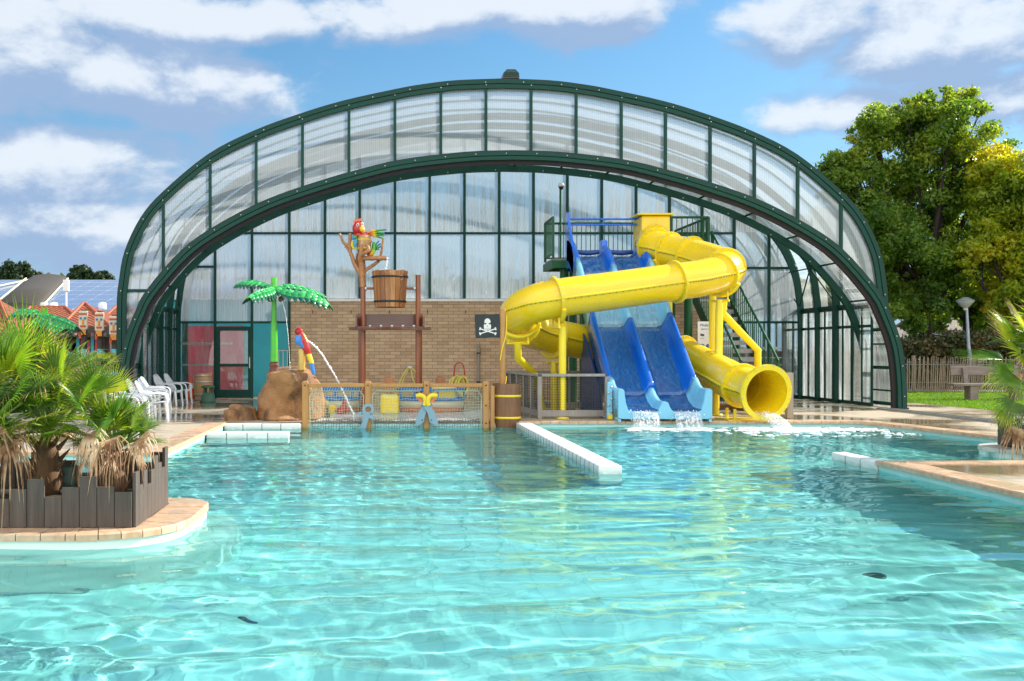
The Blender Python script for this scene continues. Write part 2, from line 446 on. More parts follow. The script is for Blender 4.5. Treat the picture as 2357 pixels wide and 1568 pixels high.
divider(-3.20, -1.64, 21.1, 21.38, 'low white tiled divider against the foot of the brown rocks', 4, 'x')
divider(6.73, 6.98, 13.87, 15.25, 'short white tiled divider extending the corner of the right deck', 3, 'y')

# pool drains
dm = paint('drain_grey', (.06, .10, .11), .5)
for (px, py, lab) in ((575, 1416, 'round dark drain grille on the pool floor near the left planter'),
                      (2017, 1324, 'round dark drain grille on the pool floor at lower right'),
                      (1127, 1027, 'small dark floor inlet in front of the crossed swords'),
                      (1475, 1025, 'small dark floor inlet in front of the blue slide')):
    Ys = (1.5-WZ)*F/(py-807); tx = (px-873)/F; y_ = Ys+1.02; x_ = tx*Ys + tx*1.02
    g = MB(); g.lathe((x_, y_, FZ), [(.0, .006), (.065, .006), (.075, .002), (.075, 0)], 20)
    for k in range(-3, 4): g.box((x_+k*.017, y_, FZ+.008), (.008, .10*math.sqrt(1-(k/4.2)**2), .01))
    tag(g.build('pool_drain', dm), lab, 'drain')

# water surface: real ripples
def water():
    rs = np.random.RandomState(3)
    xs = np.arange(-6.6, 15.6, .05); ys = [3.0]
    while ys[-1] < 21.6: ys.append(ys[-1]+.020+.0018*ys[-1])
    ys = np.array(ys); X, Y = np.meshgrid(xs, ys); Z = np.zeros_like(X)
    # long, low ripples travelling mostly towards the camera, plus finer cross chop
    for i in range(46):
        if i < 16: lam = rs.uniform(.55, 1.3); a = rs.normal(math.pi/2, .38); amp = .0024*lam
        elif i < 36: lam = rs.uniform(.22, .5); a = rs.normal(math.pi/2, .42); amp = .0018*lam
        else: lam = rs.uniform(.14, .22); a = rs.uniform(0, math.pi); amp = .0009*lam
        kx, ky = 2*math.pi/lam*math.cos(a), 2*math.pi/lam*math.sin(a); ph = rs.uniform(0, 6.28)
        wob = .5*np.sin(X*.9+i)+.5*np.sin(Y*.7+i*1.7)
        Z += amp*np.sin(kx*X+ky*Y+ph+wob*1.3)
    # chop near the slide exits
    for cx_, cy_, rad in ((8.6, 21.0, 2.6), (6.1, 20.9, 1.6), (9.3, 19.2, 2.6)):
        d = np.sqrt((X-cx_)**2+(Y-cy_)**2); e = np.exp(-(d/rad)**2)
        Z += e*.010*np.sin(d*13)*np.sin(X*7+Y*5) + e*.006*np.sin(X*23+2*np.sin(Y*9))*np.sin(Y*19)
    patch = .85+.35*np.sin(X*.55+1.3*np.sin(Y*.31))*np.sin(Y*.42+.8*np.sin(X*.37))+.2*np.sin(X*1.3+Y*.9)
    Z *= np.clip(patch, .35, 1.5)
    for cx_, cy_, rx_, ry_, am in ((-1.6, 6.3, 1.6, 1.3, .0016), (-1.2, 15.5, 2.4, 3.2, .0022), (4.2, 17.5, 2.0, 2.6, .0016), (5.6, 13, 1.6, 1.6, .0012)):
        e = np.exp(-((X-cx_)/rx_)**2-((Y-cy_)/ry_)**2); q = np.zeros_like(X)
        for i in range(14):
            lam = rs.uniform(.16, .30); a = rs.uniform(0, math.pi); q += np.sin(2*math.pi/lam*(np.cos(a)*X+np.sin(a)*Y)+rs.uniform(0, 6.28)+.8*np.sin(X*2.1+i)+.8*np.sin(Y*1.7+i))
        Z += e*am*q*.5
    Z *= np.clip(1.25-Y/40, .8, 1.2)
    h, w_ = X.shape; V = np.stack([X, Y, Z], -1).reshape(-1, 3)
    idx = np.arange(h*w_).reshape(h, w_)
    Q = np.stack([idx[:-1, :-1], idx[:-1, 1:], idx[1:, 1:], idx[1:, :-1]], -1).reshape(-1, 4)
    me = bpy.data.meshes.new('water'); me.vertices.add(len(V)); me.vertices.foreach_set('co', V.ravel())
    me.loops.add(Q.size); me.loops.foreach_set('vertex_index', Q.ravel())
    me.polygons.add(len(Q)); me.polygons.foreach_set('loop_start', np.arange(0, Q.size, 4)); me.polygons.foreach_set('loop_total', np.full(len(Q), 4))
    me.polygons.foreach_set('use_smooth', np.ones(len(Q), bool)); me.update(); me.validate()
    m, t = mat('pool_water')
    gg = t.n('ShaderNodeBsdfGlass'); gg.inputs['IOR'].default_value = 1.33; gg.inputs['Roughness'].default_value = 0
    gg.inputs['Color'].default_value = (.645, .955, .965, 1); t.L.new(gg.outputs[0], t.out.inputs[0])
    me.materials.append(m); o = bpy.data.objects.new('water', me); COL.objects.link(o); o.location = (0, 0, WZ); struct(o)
    return o
wat = water()
wat.cycles.is_caustics_caster = True; sun_d.cycles.is_caustics_light = True
for o in COL.objects:
    if o.type == 'MESH' and o is not wat and (o.name.startswith(('pool_basin', 'island_wall', 'pool_divider', 'pool_drain', 'tile_joint'))): o.cycles.is_caustics_receiver = True

# ------------------------------------------------------------------ the arched pool enclosure
CX = 3.41
P_OUT = [(0, 9.03), (1.3, 8.98), (2.22, 8.87), (2.95, 8.74), (4.4, 8.42), (5.6, 8.06), (6.9, 7.58), (8.16, 6.93), (9.4, 5.90), (10.02, 5.18), (10.46, 4.25), (10.62, 3.4), (10.68, 2.6), (10.68, 0)]
P_FRT = [(0, 6.63), (1.17, 6.59), (2.81, 6.40), (4.0, 6.12), (5.06, 5.81), (6.3, 5.37), (7.5, 4.76), (8.45, 4.10), (9.37, 3.05), (9.69, 2.43), (9.92, 1.82), (10.03, 1.30), (10.09, .6), (10.1, 0)]
P_MID = [(x*.915, z*.92) for x, z in P_OUT]
def full(prof, q=4):
    h = smooth_path([Vector((x, 0, z)) for x, z in prof], q)
    h = [(p.x, max(p.z, 0)) for p in h]; h[0] = (0, prof[0][1])
    return [(-x, z) for x, z in h[::-1]][:-1]+h
def inset(pts, o):
    r = []
    for i, (x, z) in enumerate(pts):
        a = pts[max(i-1, 0)]; b = pts[min(i+1, len(pts)-1)]
        dx, dz = b[0]-a[0], b[1]-a[1]; l = math.hypot(dx, dz) or 1
        r.append((x+dz/l*o, z-dx/l*o if abs(x) < 9.3 or z > .5 else z))
    return r
def rib(g, pts, y0, y1, o0, o1):
    A, B = inset(pts, o0), inset(pts, o1); n = len(pts)
    vs = [(CX+x, y, z) for P_, y in ((A, y0), (A, y1), (B, y1), (B, y0)) for x, z in P_]
    fs = []
    for i in range(n-1):
        for k in range(4): fs.append((k*n+i, k*n+i+1, ((k+1) % 4)*n+i+1, ((k+1) % 4)*n+i))
    fs += [(0, n, 2*n, 3*n), (n-1, 2*n-1, 3*n-1, 4*n-1)]
    return g.add(vs, fs)
def zat(pts, x):
    x = abs(x); h = [p for p in pts if p[0] >= 0]
    for (a, za), (b, zb) in zip(h, h[1:]):
        if a <= x <= b and b > a: return za+(zb-za)*(x-a)/(b-a)
    return 0.0
F_OUT, F_FRT, F_MID = full(P_OUT), full(P_FRT), full(P_MID)
M_green = paint('dark_green_metal', (.005, .050, .036), .55, .15, 6, spec=.25)
M_green2 = paint('rail_green_metal', (.008, .085, .032), .45, .15, 6, spec=.3)
M_black = paint('black_rubber', (.012, .012, .014), .6)
M_gasket = paint('brush_seal', (.020, .018, .021), .95, .3, 30, bump=.6, bscale=90)
M_bolt = paint('zinc_bolt', (.55, .56, .56), .35, .1, metal=.6)
M_white = paint('white_trim', (.78, .79, .78), .4, .06)
def poly(name, haze, streak, sc=(16, 1, .9), tint=(.90, .945, .95), low=0, rough=.18, beds=None, refl=1.0):
    m, t = mat(name); v = t.coord(scale=sc); n = t.noise(v, 1, 6, .62); n2 = t.noise(t.coord(), .8, 3)
    w_ = t.N.new('ShaderNodeTexWave'); w_.inputs['Scale'].default_value = 6.0; w_.bands_direction = 'X'; t.L.new(t.coord(), w_.inputs['Vector'])
    f = t.math('MULTIPLY', t.rng(n, .47, .72, 0, streak), t.rng(n2, .3, .7, .35, 1.3))
    f = t.math('ADD', f, haze); f = t.math('ADD', f, t.math('MULTIPLY', t.math('SUBTRACT', w_.outputs['Fac'], .5), .09))
    if beds:                         # condensation and lime stains sit at the bottom of each sheet
        sp = t.N.new('ShaderNodeSeparateXYZ'); t.L.new(t.N.new('ShaderNodeTexCoord').outputs['Object'], sp.inputs[0])
        for z_ in beds:
            d = t.math('SUBTRACT', sp.outputs[2], z_); e = t.math('MULTIPLY', t.rng(d, 0, 1.3, .75, 0), t.math('GREATER_THAN', d, 0))
            f = t.math('ADD', f, t.math('MULTIPLY', e, t.rng(n, .38, .62)))
    f = t.math('MINIMUM', f, .96)
    tr = t.N.new('ShaderNodeBsdfTransparent'); tr.inputs[0].default_value = (*tint, 1)
    df = t.N.new('ShaderNodeBsdfDiffuse'); df.inputs[0].default_value = (.80, .83, .85, 1)
    tl = t.N.new('ShaderNodeBsdfTranslucent'); tl.inputs[0].default_value = (.95, .97, .98, 1)
    gl = t.N.new('ShaderNodeBsdfGlossy'); gl.inputs['Roughness'].default_value = rough
    a = t.N.new('ShaderNodeMixShader'); a.inputs[0].default_value = .86; t.L.new(df.outputs[0], a.inputs[1]); t.L.new(tl.outputs[0], a.inputs[2])
    b = t.N.new('ShaderNodeMixShader'); t.L.new(f, b.inputs[0]); t.L.new(tr.outputs[0], b.inputs[1]); t.L.new(a.outputs[0], b.inputs[2])
    fr = t.N.new('ShaderNodeFresnel'); fr.inputs[0].default_value = 1.45
    c = t.N.new('ShaderNodeMixShader'); t.L.new(t.math('MULTIPLY', fr.outputs[0], refl), c.inputs[0]); t.L.new(b.outputs[0], c.inputs[1]); t.L.new(gl.outputs[0], c.inputs[2])
    t.L.new(c.outputs[0], t.out.inputs[0]); return m
M_gable = poly('ribbed_polycarbonate', .37, .03, (14, 1, .3), refl=.5, tint=(.95, .98, 1.0))
M_backp = poly('weathered_polycarbonate', .34, .40, (15, 1, .4), tint=(.95, .98, 1.0), beds=(3.13, 5.2))
M_roof = poly('roof_polycarbonate', .03, .04, (3, 3, 3), refl=.1, tint=(.96, .98, 1.0))
M_frost = poly('double_roof_skin', .20, .08, (3, 3, 3), refl=.15, tint=(.90, .93, .95))
M_screen = poly('hazed_screen', .14, .34, (7, 7, .7), rough=.05, refl=.5)
M_side = poly('clear_acrylic', .10, .22, (9, 9, .8), rough=.04)
def clear(name, haze=.03, tint=(.88, .93, .92)):
    m, t = mat(name)
    tr = t.N.new('ShaderNodeBsdfTransparent'); tr.inputs[0].default_value = (*tint, 1)
    gl = t.N.new('ShaderNodeBsdfGlossy'); gl.inputs['Roughness'].default_value = .01
    fr = t.N.new('ShaderNodeFresnel'); fr.inputs[0].default_value = 1.6
    df = t.N.new('ShaderNodeBsdfDiffuse'); df.inputs[0].default_value = (.8, .82, .82, 1)
    b = t.N.new('ShaderNodeMixShader'); t.L.new(t.rng(t.noise(t.coord(scale=(3, 3, .6)), 2, 4), .4, .7, haze*.4, haze*3), b.inputs[0])
    t.L.new(tr.outputs[0], b.inputs[1]); t.L.new(df.outputs[0], b.inputs[2])
    c = t.N.new('ShaderNodeMixShader'); t.L.new(fr.outputs[0], c.inputs[0]); t.L.new(b.outputs[0], c.inputs[1]); t.L.new(gl.outputs[0], c.inputs[2])
    t.L.new(c.outputs[0], t.out.inputs[0]); return m
M_glass = clear('window_glass', .05)

def rib_thing_bolts(root, pts, y, off, step, r=.016):
    g = MB(); g.sphere((0, 0, 0), (r, r*.6, r), 8, 5); me = None
    P_ = inset(pts, off); acc = 0; last = None
    for (x, z) in P_:
        if last is not None:
            L_ = math.hypot(x-last[0], z-last[1])
            while acc+L_ >= step:
                k = (step-acc)/L_; bx_, bz_ = last[0]+(x-last[0])*k, last[1]+(z-last[1])*k
                last = (bx_, bz_); L_ = math.hypot(x-last[0], z-last[1]); acc = 0
                if me is None: o = g.build('bolt', M_bolt, root); me = o.data; o.location = (CX+bx_, y, bz_)
                else:
                    o = bpy.data.objects.new('bolt', me); COL.objects.link(o); o.parent = root
                    o.matrix_parent_inverse = root.matrix_basis.inverted(); o.location = (CX+bx_, y, bz_)
            acc += L_
        last = (x, z)
def skin(root, pts, y0, y1, m, name='roof_panel', zmin=0, o=.0):
    g = MB(); P_ = [p for p in inset(pts, o) if p[1] >= zmin]; n = len(P_)
    vs = [(CX+x, y, z) for y in (y0, y1) for x, z in P_]
    g.add(vs, [(i, i+1, n+i+1, n+i) for i in range(n-1)], True); return g.build(name, m, root, fix=False)

# -- front telescopic section
fr_ = thing('front_dome', (CX, 26.2, 0), 'lower front section of the arched pool enclosure, dark green ribs with a black brush seal', 'pool enclosure')
g = MB(); rib(g, F_FRT, 26.20, 26.42, 0, .03); g.build('edge_strip', M_black, fr_)
g = MB(); rib(g, F_FRT, 26.17, 26.40, .033, .135); g.build('arch_rib', M_green, fr_)
g = MB(); rib(g, F_FRT, 26.22, 26.38, .137, .152); g.build('arch_groove', M_black, fr_)
g = MB(); rib(g, F_FRT, 26.18, 26.40, .154, .245); g.build('arch_rib', M_green, fr_)
g = MB(); rib(g, F_FRT, 26.26, 26.36, .247, .35); g.build('brush_seal', M_gasket, fr_)
g = MB(); rib(g, F_FRT, 27.95, 28.13, .06, .13); g.build('arch_rib', M_green, fr_)
g = MB(); rib(g, F_FRT, 27.93, 28.05, .13, .24); g.build('arch_rib', M_green, fr_)
rib_thing_bolts(fr_, F_FRT, 26.165, .085, .78)
rib_thing_bolts(fr_, F_FRT, 27.92, .20, 1.3)
skin(fr_, F_FRT, 26.44, 28.2, M_screen, o=.035)
acc = 0; last = None                      # purlins across the skin
for (x, z) in inset(F_FRT, .06):
    if last is not None:
        acc += math.hypot(x-last[0], z-last[1])
        if acc > 1.12:
            acc = 0; g = MB(); g.tube([(CX+x, 26.42, z), (CX+x, 27.95, z)], .028, 6); g.build('purlin', M_green, fr_)
    last = (x, z)
for s_ in (-1, 1):
    for z_ in (.10, 1.05, 2.05):
        X_ = CX+s_*(dict([(.10, 10.02), (1.05, 9.98), (2.05, 9.78)])[z_]); g = MB()
        g.bx(X_-.03, X_+.03, 26.42, 27.95, z_-.045, z_+.045); g.build('side_rail', M_green, fr_)
    g = MB(); g.bx(CX+s_*10.0-.12, CX+s_*10.0+.12, 26.15, 26.45, -.01, .04); g.build('foot_plate', M_black, fr_)

# -- large section with its glazed gable
bg_ = thing('large_dome', (CX, 28.3, 0), 'tall dark green arched section of the pool enclosure with ribbed clear gable panels', 'pool enclosure')
g = MB(); rib(g, F_OUT, 28.33, 28.6, 0, .03); g.build('edge_strip', M_black, bg_)
g = MB(); rib(g, F_OUT, 28.29, 28.55, .033, .14); g.build('arch_rib', M_green, bg_)
g = MB(); rib(g, F_OUT, 28.34, 28.5, .142, .158); g.build('arch_groove', M_black, bg_)
g = MB(); rib(g, F_OUT, 28.30, 28.5, .16, .27); g.build('arch_rib', M_green, bg_)
rib_thing_bolts(bg_, F_OUT, 28.285, .10, 1.05, .018)
MX = [(d-873)*28.3/F-CX for d in (375, 483, 589, 696, 803, 909, 1015, 1119, 1223, 1327, 1431, 1533, 1636, 1738, 1838, 1938)]
def topz(x, ins=.2):
    P_ = inset(F_OUT, ins); return zat(P_, x)
edges = [-10.45]+MX+[10.45]
for x in MX:
    b0 = zat(F_FRT, x) if abs(x) < 10.1 else 0
    g = MB(); g.bx(CX+x-.038, CX+x+.038, 28.32, 28.42, max(0, b0-.1), topz(x)); g.build('mullion', M_green, bg_)
    g = MB(); g.sphere((CX+x, 28.28, topz(x)+.02), .02, 8, 5); g.build('bolt', M_bolt, bg_)
for a, b in zip(edges, edges[1:]):
    q = 6; xs = [a+(b-a)*i/q for i in range(q+1)]
    top = [(CX+x, topz(x, .22)) for x in xs]
    bot = [(CX+x, (zat(F_FRT, x)-.12 if abs(x) < 10.05 else .02)) for x in xs]
    pl = [p for p in bot]+top[::-1]
    g = MB(); g.prism([(x, max(z, .02)) for x, z in pl], 28.375, 28.385); g.build('gable_panel', M_gable, bg_)
for s_ in (-1, 1):
    g = MB(); x0, x1 = CX+s_*9.55, CX+s_*10.5; g.bx(min(x0, x1), max(x0, x1), 28.33, 28.40, 3.12, 3.20); g.build('transom', M_green, bg_)
yy = 28.6
for i in range(9):
    skin(bg_, F_OUT, yy, yy+.68, M_frost, zmin=.0, o=.05); skin(bg_, F_OUT, yy+.70, yy+1.12, M_roof, zmin=0, o=.05)
    g = MB(); rib(g, F_OUT, yy+.66, yy+.72, .06, .11); g.build('roof_rib', M_green2, bg_)
    yy += 1.14
# ridge vent
vt = thing('roof_vent', at(1175, 180, 28.5), 'small dark louvred vent box on the top of the large arch', 'roof vent')
X0 = at(1175, 180, 28.5); g = MB()
g.prism([(X0.x-.23, X0.z-.04), (X0.x+.23, X0.z-.04), (X0.x+.22, X0.z+.10), (X0.x+.12, X0.z+.21), (X0.x-.12, X0.z+.21), (X0.x-.22, X0.z+.10)], 28.35, 28.75)
g.build('housing', paint('vent_dark', (.02, .035, .035), .4), vt)
for k in range(3):
    g = MB(); g.bx(X0.x-.2, X0.x+.2, 28.335, 28.348, X0.z+.01+k*.045, X0.z+.03+k*.045); g.build('louvre', M_green, vt)

# -- middle section: ribs and bracing over the side screens
md = thing('inner_dome', (CX, 31, 0), 'inner arched section behind the slides with green ribs and diagonal bracing', 'pool enclosure')
RY = (29.25, 30.5, 31.75, 33.0)
for y in RY:
    g = MB(); rib(g, F_MID, y-.05, y+.05, .02, .2); g.build('arch_rib', M_green, md)

for s_ in (-1, 1):
    for (ya, yb) in zip(RY, RY[1:]):
        for (za, zb) in ((2.85, 3.95), (3.95, 5.25)):
            xa = CX+s_*(9.62 if za < 3 else 9.42); xb = CX+s_*(9.42 if zb < 4 else 8.95)
            if (ya == 30.5) == (za < 3): p0, p1 = (xa, yb, za), (xb, ya, zb)
            else: p0, p1 = (xa, ya, za), (xb, yb, zb)
            g = MB(); g.cyl(p0, p1, .022, 6); g.build('brace', M_green, md)
        g = MB(); g.cyl((CX+s_*9.42, ya, 3.95), (CX+s_*9.42, yb, 3.95), .022, 6); g.build('purlin', M_green, md)

# -- glazed side screens: double frames with a high transom
def screen(X, y0, y1, n, label, zt=2.72, name='glazed_screen'):
    r_ = thing(name, (X, (y0+y1)/2, 0), label, 'glazed screen'); w_ = (y1-y0)/n
    for i in range(n):
        a, b = y0+i*w_, y0+(i+1)*w_; c = (a+b)/2; g = MB()
        for y_, h_ in ((a+.035, .07), (b-.035, .07), (c, .06)): g.bx(X-.022, X+.022, y_-h_/2, y_+h_/2, .02, zt)
        for z_, h_ in ((.06, .10), (zt-.04, .08), (2.16, .07)):
            for p, q in ((a+.07, c-.03), (c+.03, b-.07)): g.bx(X-.019, X+.019, p, q, z_-h_/2, z_+h_/2)
        fo = g.build('frame', M_green, r_)
        for p, q in ((a+.07, c-.03), (c+.03, b-.07)):
            g = MB(); g.bx(X-.004, X+.004, p, q, .11, 2.12); g.build('pane', M_screen, fo)
            g = MB(); g.bx(X-.004, X+.004, p, q, 2.2, zt-.08); g.build('pane', M_screen, fo)
    g = MB(); g.bx(X-.05, X+.05, y0, y1, zt+.001, zt+.07); g.build('top_rail', M_green, r_)
    return r_
screen(13.1, 27.2, 33.0, 5, 'row of green framed glass screens closing the right side behind the yellow slide exit')
screen(-6.3, 27.2, 32.0, 4, 'row of green framed glass screens closing the left side behind the white chairs')

# ------------------------------------------------------------------ back wall: brick below, weathered sheets above
BY = 32.0; kx = BY/F
bx_ = lambda d: (d-873)*kx
bz_ = lambda y: 1.5-(y-807)*kx
def bricks(name, c1, c2, mortar, bw=.23, rh=.072):
    m, t = mat(name)
    geo = t.N.new('ShaderNodeTexCoord'); sp = t.N.new('ShaderNodeSeparateXYZ'); t.L.new(geo.outputs['Object'], sp.inputs[0])
    cm = t.N.new('ShaderNodeCombineXYZ'); t.L.new(t.math('ADD', sp.outputs[0], sp.outputs[1]), cm.inputs[0]); t.L.new(sp.outputs[2], cm.inputs[1])
    b = t.N.new('ShaderNodeTexBrick'); t.L.new(cm.outputs[0], b.inputs['Vector'])
    for k_, v_ in (('Scale', 1.0), ('Mortar Size', .007), ('Brick Width', bw), ('Row Height', rh), ('Bias', -.1)): b.inputs[k_].default_value = v_
    b.inputs['Color1'].default_value = (*c1, 1); b.inputs['Color2'].default_value = (*c2, 1); b.inputs['Mortar'].default_value = (*mortar, 1)
    n = t.noise(t.coord(), 1.2, 5); c = t.mix(t.rng(n, .35, .7, 0, .35), b.outputs['Color'], (.62, .50, .34), 'MULTIPLY')
    principled(t, col=c, rough=.85, normal=t.bump(t.math('SUBTRACT', 1.0, b.outputs['Fac']), .4, .01)); return m
M_brick = bricks('sand_brick', (.63, .455, .285), (.47, .325, .20), (.23, .17, .12), .33, .105)
bw_ = thing('back_wall', (4, BY, 0), 'tall back wall of sand coloured brick with weathered clear sheets in green frames above', 'wall')
g = MB(); g.bx(bx_(666), bx_(1640), BY, BY+.3, 0, bz_(694)); g.build('brick_wall', M_brick, bw_)
g = MB(); g.bx(bx_(666), bx_(1640), BY-.06, BY+.32, bz_(694)+.001, bz_(688)); g.build('window_sill', M_white, bw_)
MUL = [bx_(d) for d in (495, 580, 666, 748, 828, 909, 989, 1069, 1149, 1228, 1306, 1385, 1464, 1541, 1616, 1690, 1770)]
ed = [-6.27]+MUL+[13.1]
zlow = lambda x: bz_(742) if (x < bx_(664) or x > bx_(1612)) else bz_(687)
for i, x in enumerate(MUL):
    z0 = 0 if (x < bx_(670) or x > bx_(1642)) else bz_(687)
    g = MB(); g.bx(x-.04, x+.04, BY-.03, BY+.06, z0, zat(F_MID, x-CX)-.05); g.build('mullion', M_green, bw_)
for a, b in zip(ed, ed[1:]):
    c = (a+b)/2; z0 = zlow(c)
    xs = [a+.04+(b-a-.08)*i/3 for i in range(4)]
    rows = [z0, bz_(537), None]
    if c < bx_(495): rows = [z0, bz_(614), None]
    if c > bx_(1690): rows = [z0, bz_(617), None]
    for r0, r1 in zip(rows, rows[1:]):
        r0 += .035 if r0 != z0 or z0 != bz_(687) else 0
        if r1 is None: pl = [(xs[0], r0), (xs[-1], r0)]+[(x, max(r0+.05, zat(F_MID, x-CX)-.1)) for x in xs[::-1]]
        else: pl = [(xs[0], r0), (xs[-1], r0), (xs[-1], r1-.035), (xs[0], r1-.035)]
        g = MB(); g.prism(pl, BY+.01, BY+.018); g.build('wall_panel', M_backp, bw_)
    for r in rows[1:-1]:
        g = MB(); g.bx(a+.04, b-.04, BY-.02, BY+.05, r-.035, r+.035); g.build('transom', M_green, bw_)
    if z0 != bz_(687):
        g = MB(); g.bx(a+.04, b-.04, BY-.025, BY+.055, z0-.035, z0+.035); g.build('transom', M_green, bw_)
        if c > 10 or c < bx_(495):
            g = MB(); g.bx(a+.04, b-.04, BY+.008, BY+.016, .1, z0-.036); g.build('pane', M_glass, bw_)
            g = MB(); g.bx(a+.04, b-.04, BY-.02, BY+.05, .0, .1); g.build('transom', M_green, bw_)
for k in range(9):
    x = bx_(720+k*88); g = MB(); g.bx(x-.012, x+.012, BY-.012, BY-.002, 2.66, 2.76); g.build('weep_vent', M_black, bw_)
g = MB(); x = bx_(1101); g.cyl((x, BY-.06, 0), (x, BY-.06, bz_(792)), .045, 10); g.build('downpipe', paint('grey_pipe', (.30, .26, .22), .5), bw_)
for z_ in (.5, 1.4):
    g = MB(); g.bx(x-.06, x+.06, BY-.11, BY-.001, z_, z_+.04); g.build('pipe_bracket', M_black, bw_)
# glazed door
dr = thing('glass_door', (bx_(537), BY-.05, 0), 'green framed glass double door in the left bay of the back wall', 'door')
x0, x1 = bx_(497), bx_(579); g = MB()
zt = bz_(752)
g.bx(x0+.02, x0+.14, BY-.10, BY-.02, .02, zt); g.bx(x1-.10, x1-.0, BY-.10, BY-.02, .02, zt)
g.bx(x0+.14, x1-.10, BY-.10, BY-.02, zt-.13, zt); g.bx(x0+.14, x1-.10, BY-.10, BY-.02, .02, .28); g.bx(x0+.14, x1-.10, BY-.10, BY-.02, 1.0, 1.09)
g.build('door_frame', M_green, dr)
g = MB(); g.bx(x0+.14, x1-.1, BY-.065, BY-.057, .28, 1.0); g.build('pane', M_glass, dr)
g = MB(); g.bx(x0+.14, x1-.1, BY-.065, BY-.057, 1.09, zt-.13); g.build('pane', M_glass, dr)
g = MB(); g.cyl((x1-.05, BY-.14, .95), (x1-.05, BY-.14, 1.3), .018, 8); g.build('handle', M_bolt, dr)
# teal building behind the doors
M_teal = paint('teal_render', (.06, .52, .66), .6, .1, 1.5)
M_red = paint('red_door_paint', (.66, .08, .12), .5, .15, 2)
tb = thing('teal_building', (-4.5, 34.6, 0), 'teal rendered building seen through the glass doors behind the left bay', 'building')
g = MB(); g.bx(-8.2, -2.2, 34.4, 38, 0, 3.2); g.build('wall', M_teal, tb)
g = MB(); g.bx(-8.25, -2.1, 34.2, 38, 3.2, 3.42); g.build('roof_edge', M_white, tb)
g = MB(); g.bx(-6.5, -5.5, 34.33, 34.39, .1, 2.32); g.build('door', M_red, tb)
g = MB(); g.bx(-5.42, -4.55, 34.33, 34.39, .1, 2.32); g.build('door', M_red, tb)
for z_ in (1.05, 1.72):
    g = MB(); g.bx(-6.6, -4.6, 32.06, 32.075, z_-.03, z_+.03); g.build('safety_strip', M_white, bw_)
# grey steel hand trolley beside the door
tr_ = thing('linen_trolley', (bx_(650), 33.2, 0), 'grey wire trolley standing inside the open doorway', 'trolley')
X_ = bx_(648)
for k in range(6):
    g = MB(); g.cyl((X_-.35+k*.14, 33.2, .15), (X_-.35+k*.14, 33.2, 1.5), .012, 6); g.build('bar', M_bolt, tr_)
for z_ in (.2, 1.5):
    g = MB(); g.cyl((X_-.35, 33.2, z_), (X_+.35, 33.2, z_), .018, 6); g.build('rail', M_bolt, tr_)
for s_ in (-1, 1):
    g = MB(); g.lathe((X_+s_*.3, 33.2, .075), [(0, -.03), (.06, -.03), (.075, 0), (.06, .03), (0, .03)], 12, M=Matrix.Rotation(R(90), 4, 'X')); g.build('wheel', M_black, tr_)
# wooden garden wall and shed seen through the right-hand screens
M_clad = wood('sand_cladding', (.50, .34, .18), (.66, .48, .28), .7, axis=1)
sh = thing('timber_kiosk', (18, 36, 0), 'sand coloured timber kiosk outside, seen through the right glass screens', 'kiosk')
g = MB(); g.bx(14.7, 16.2, 33.2, 36, 0, 2.3); g.build('wall', M_clad, sh)
g = MB(); g.bx(14.5, 16.4, 33.0, 36.2, 2.3, 2.45); g.build('roof', paint('kiosk_felt', (.12, .12, .12), .8), sh)
g = MB(); g.bx(14.66, 14.698, 33.6, 35.4, .9, 1.9); g.build('shutter', M_red, sh)
g = MB(); g.bx(14.5, 14.68, 33.5, 35.5, .8, .88); g.build('counter', M_clad, sh)
wl = thing('slatted_fence', (11.6, 34.6, 0), 'dark slatted timber fence with pale rail behind the right end of the brick wall', 'fence')
M_dark = wood('dark_timber', (.045, .032, .025), (.09, .06, .045), .7, axis=0)
for k in range(6):
    g = MB(); g.bx(9.6, 14.2, 34.5, 34.55, .08+k*.24, .28+k*.24); g.build('slat', M_dark, wl)
g = MB(); g.bx(9.6, 14.2, 34.46, 34.58, 1.53, 1.62); g.build('rail', M_bolt, wl)
for x_ in (9.8, 11.2, 12.6, 13.9):
    g = MB(); g.bx(x_-.05, x_+.05, 34.56, 34.66, 0, 1.9); g.build('post', M_clad, wl)

# ------------------------------------------------------------------ slides
def gloss(name, col, rough=.22, var=.06, coat=.5, streak=0):
    m, t = mat(name); n = t.noise(t.coord(), 2.5, 5); n2 = t.noise(t.coord(), 26, 4)
    c = t.mix(t.rng(n, .3, .7), tuple(x*(1-var) for x in col), tuple(min(1, x*(1+var)) for x in col))
    c = t.mix(t.rng(t.noise(t.coord(scale=(6, 6, 1)), 1.3, 6, .7), .55, .8, 0, streak), c, tuple(x*.5 for x in col))
    principled(t, col=c, rough=t.rng(n2, .3, .7, rough*.75, rough*1.4), coat=coat, coatr=.08, normal=t.bump(n2, .03, .01)); return m
M_yel = gloss('yellow_gelcoat', (.86, .60, .008), .24, .05, .35, .12)
M_yel2 = gloss('yellow_flange', (.80, .62, .012), .3, .05, .2, .15)
M_ysteel = paint('yellow_steel', (.85, .66, .01), .35, .05, 4, coat=.3)
M_blue = gloss('blue_gelcoat', (.004, .125, .60), .2, .08, .5, .2)
M_bluedark = gloss('navy_panel', (.006, .05, .22), .4, .1, .1, .2)
M_cyan = gloss('light_blue_gelcoat', (.22, .56, .76), .22, .04, .5, .06)
m, t = mat('wet_blue_lane'); n = t.noise(t.coord(scale=(5, 2, 2)), 2.4, 5, .6, 1.2)
principled(t, col=t.mix(n, (.004, .09, .36), (.02, .19, .48)), rough=.08, coat=1, normal=t.bump(n, 1.0, .12)); M_bluewet = m
m, t = mat('wet_cyan_lane'); n = t.noise(t.coord(scale=(5, 2, 2)), 2.4, 5, .6, 1.2)
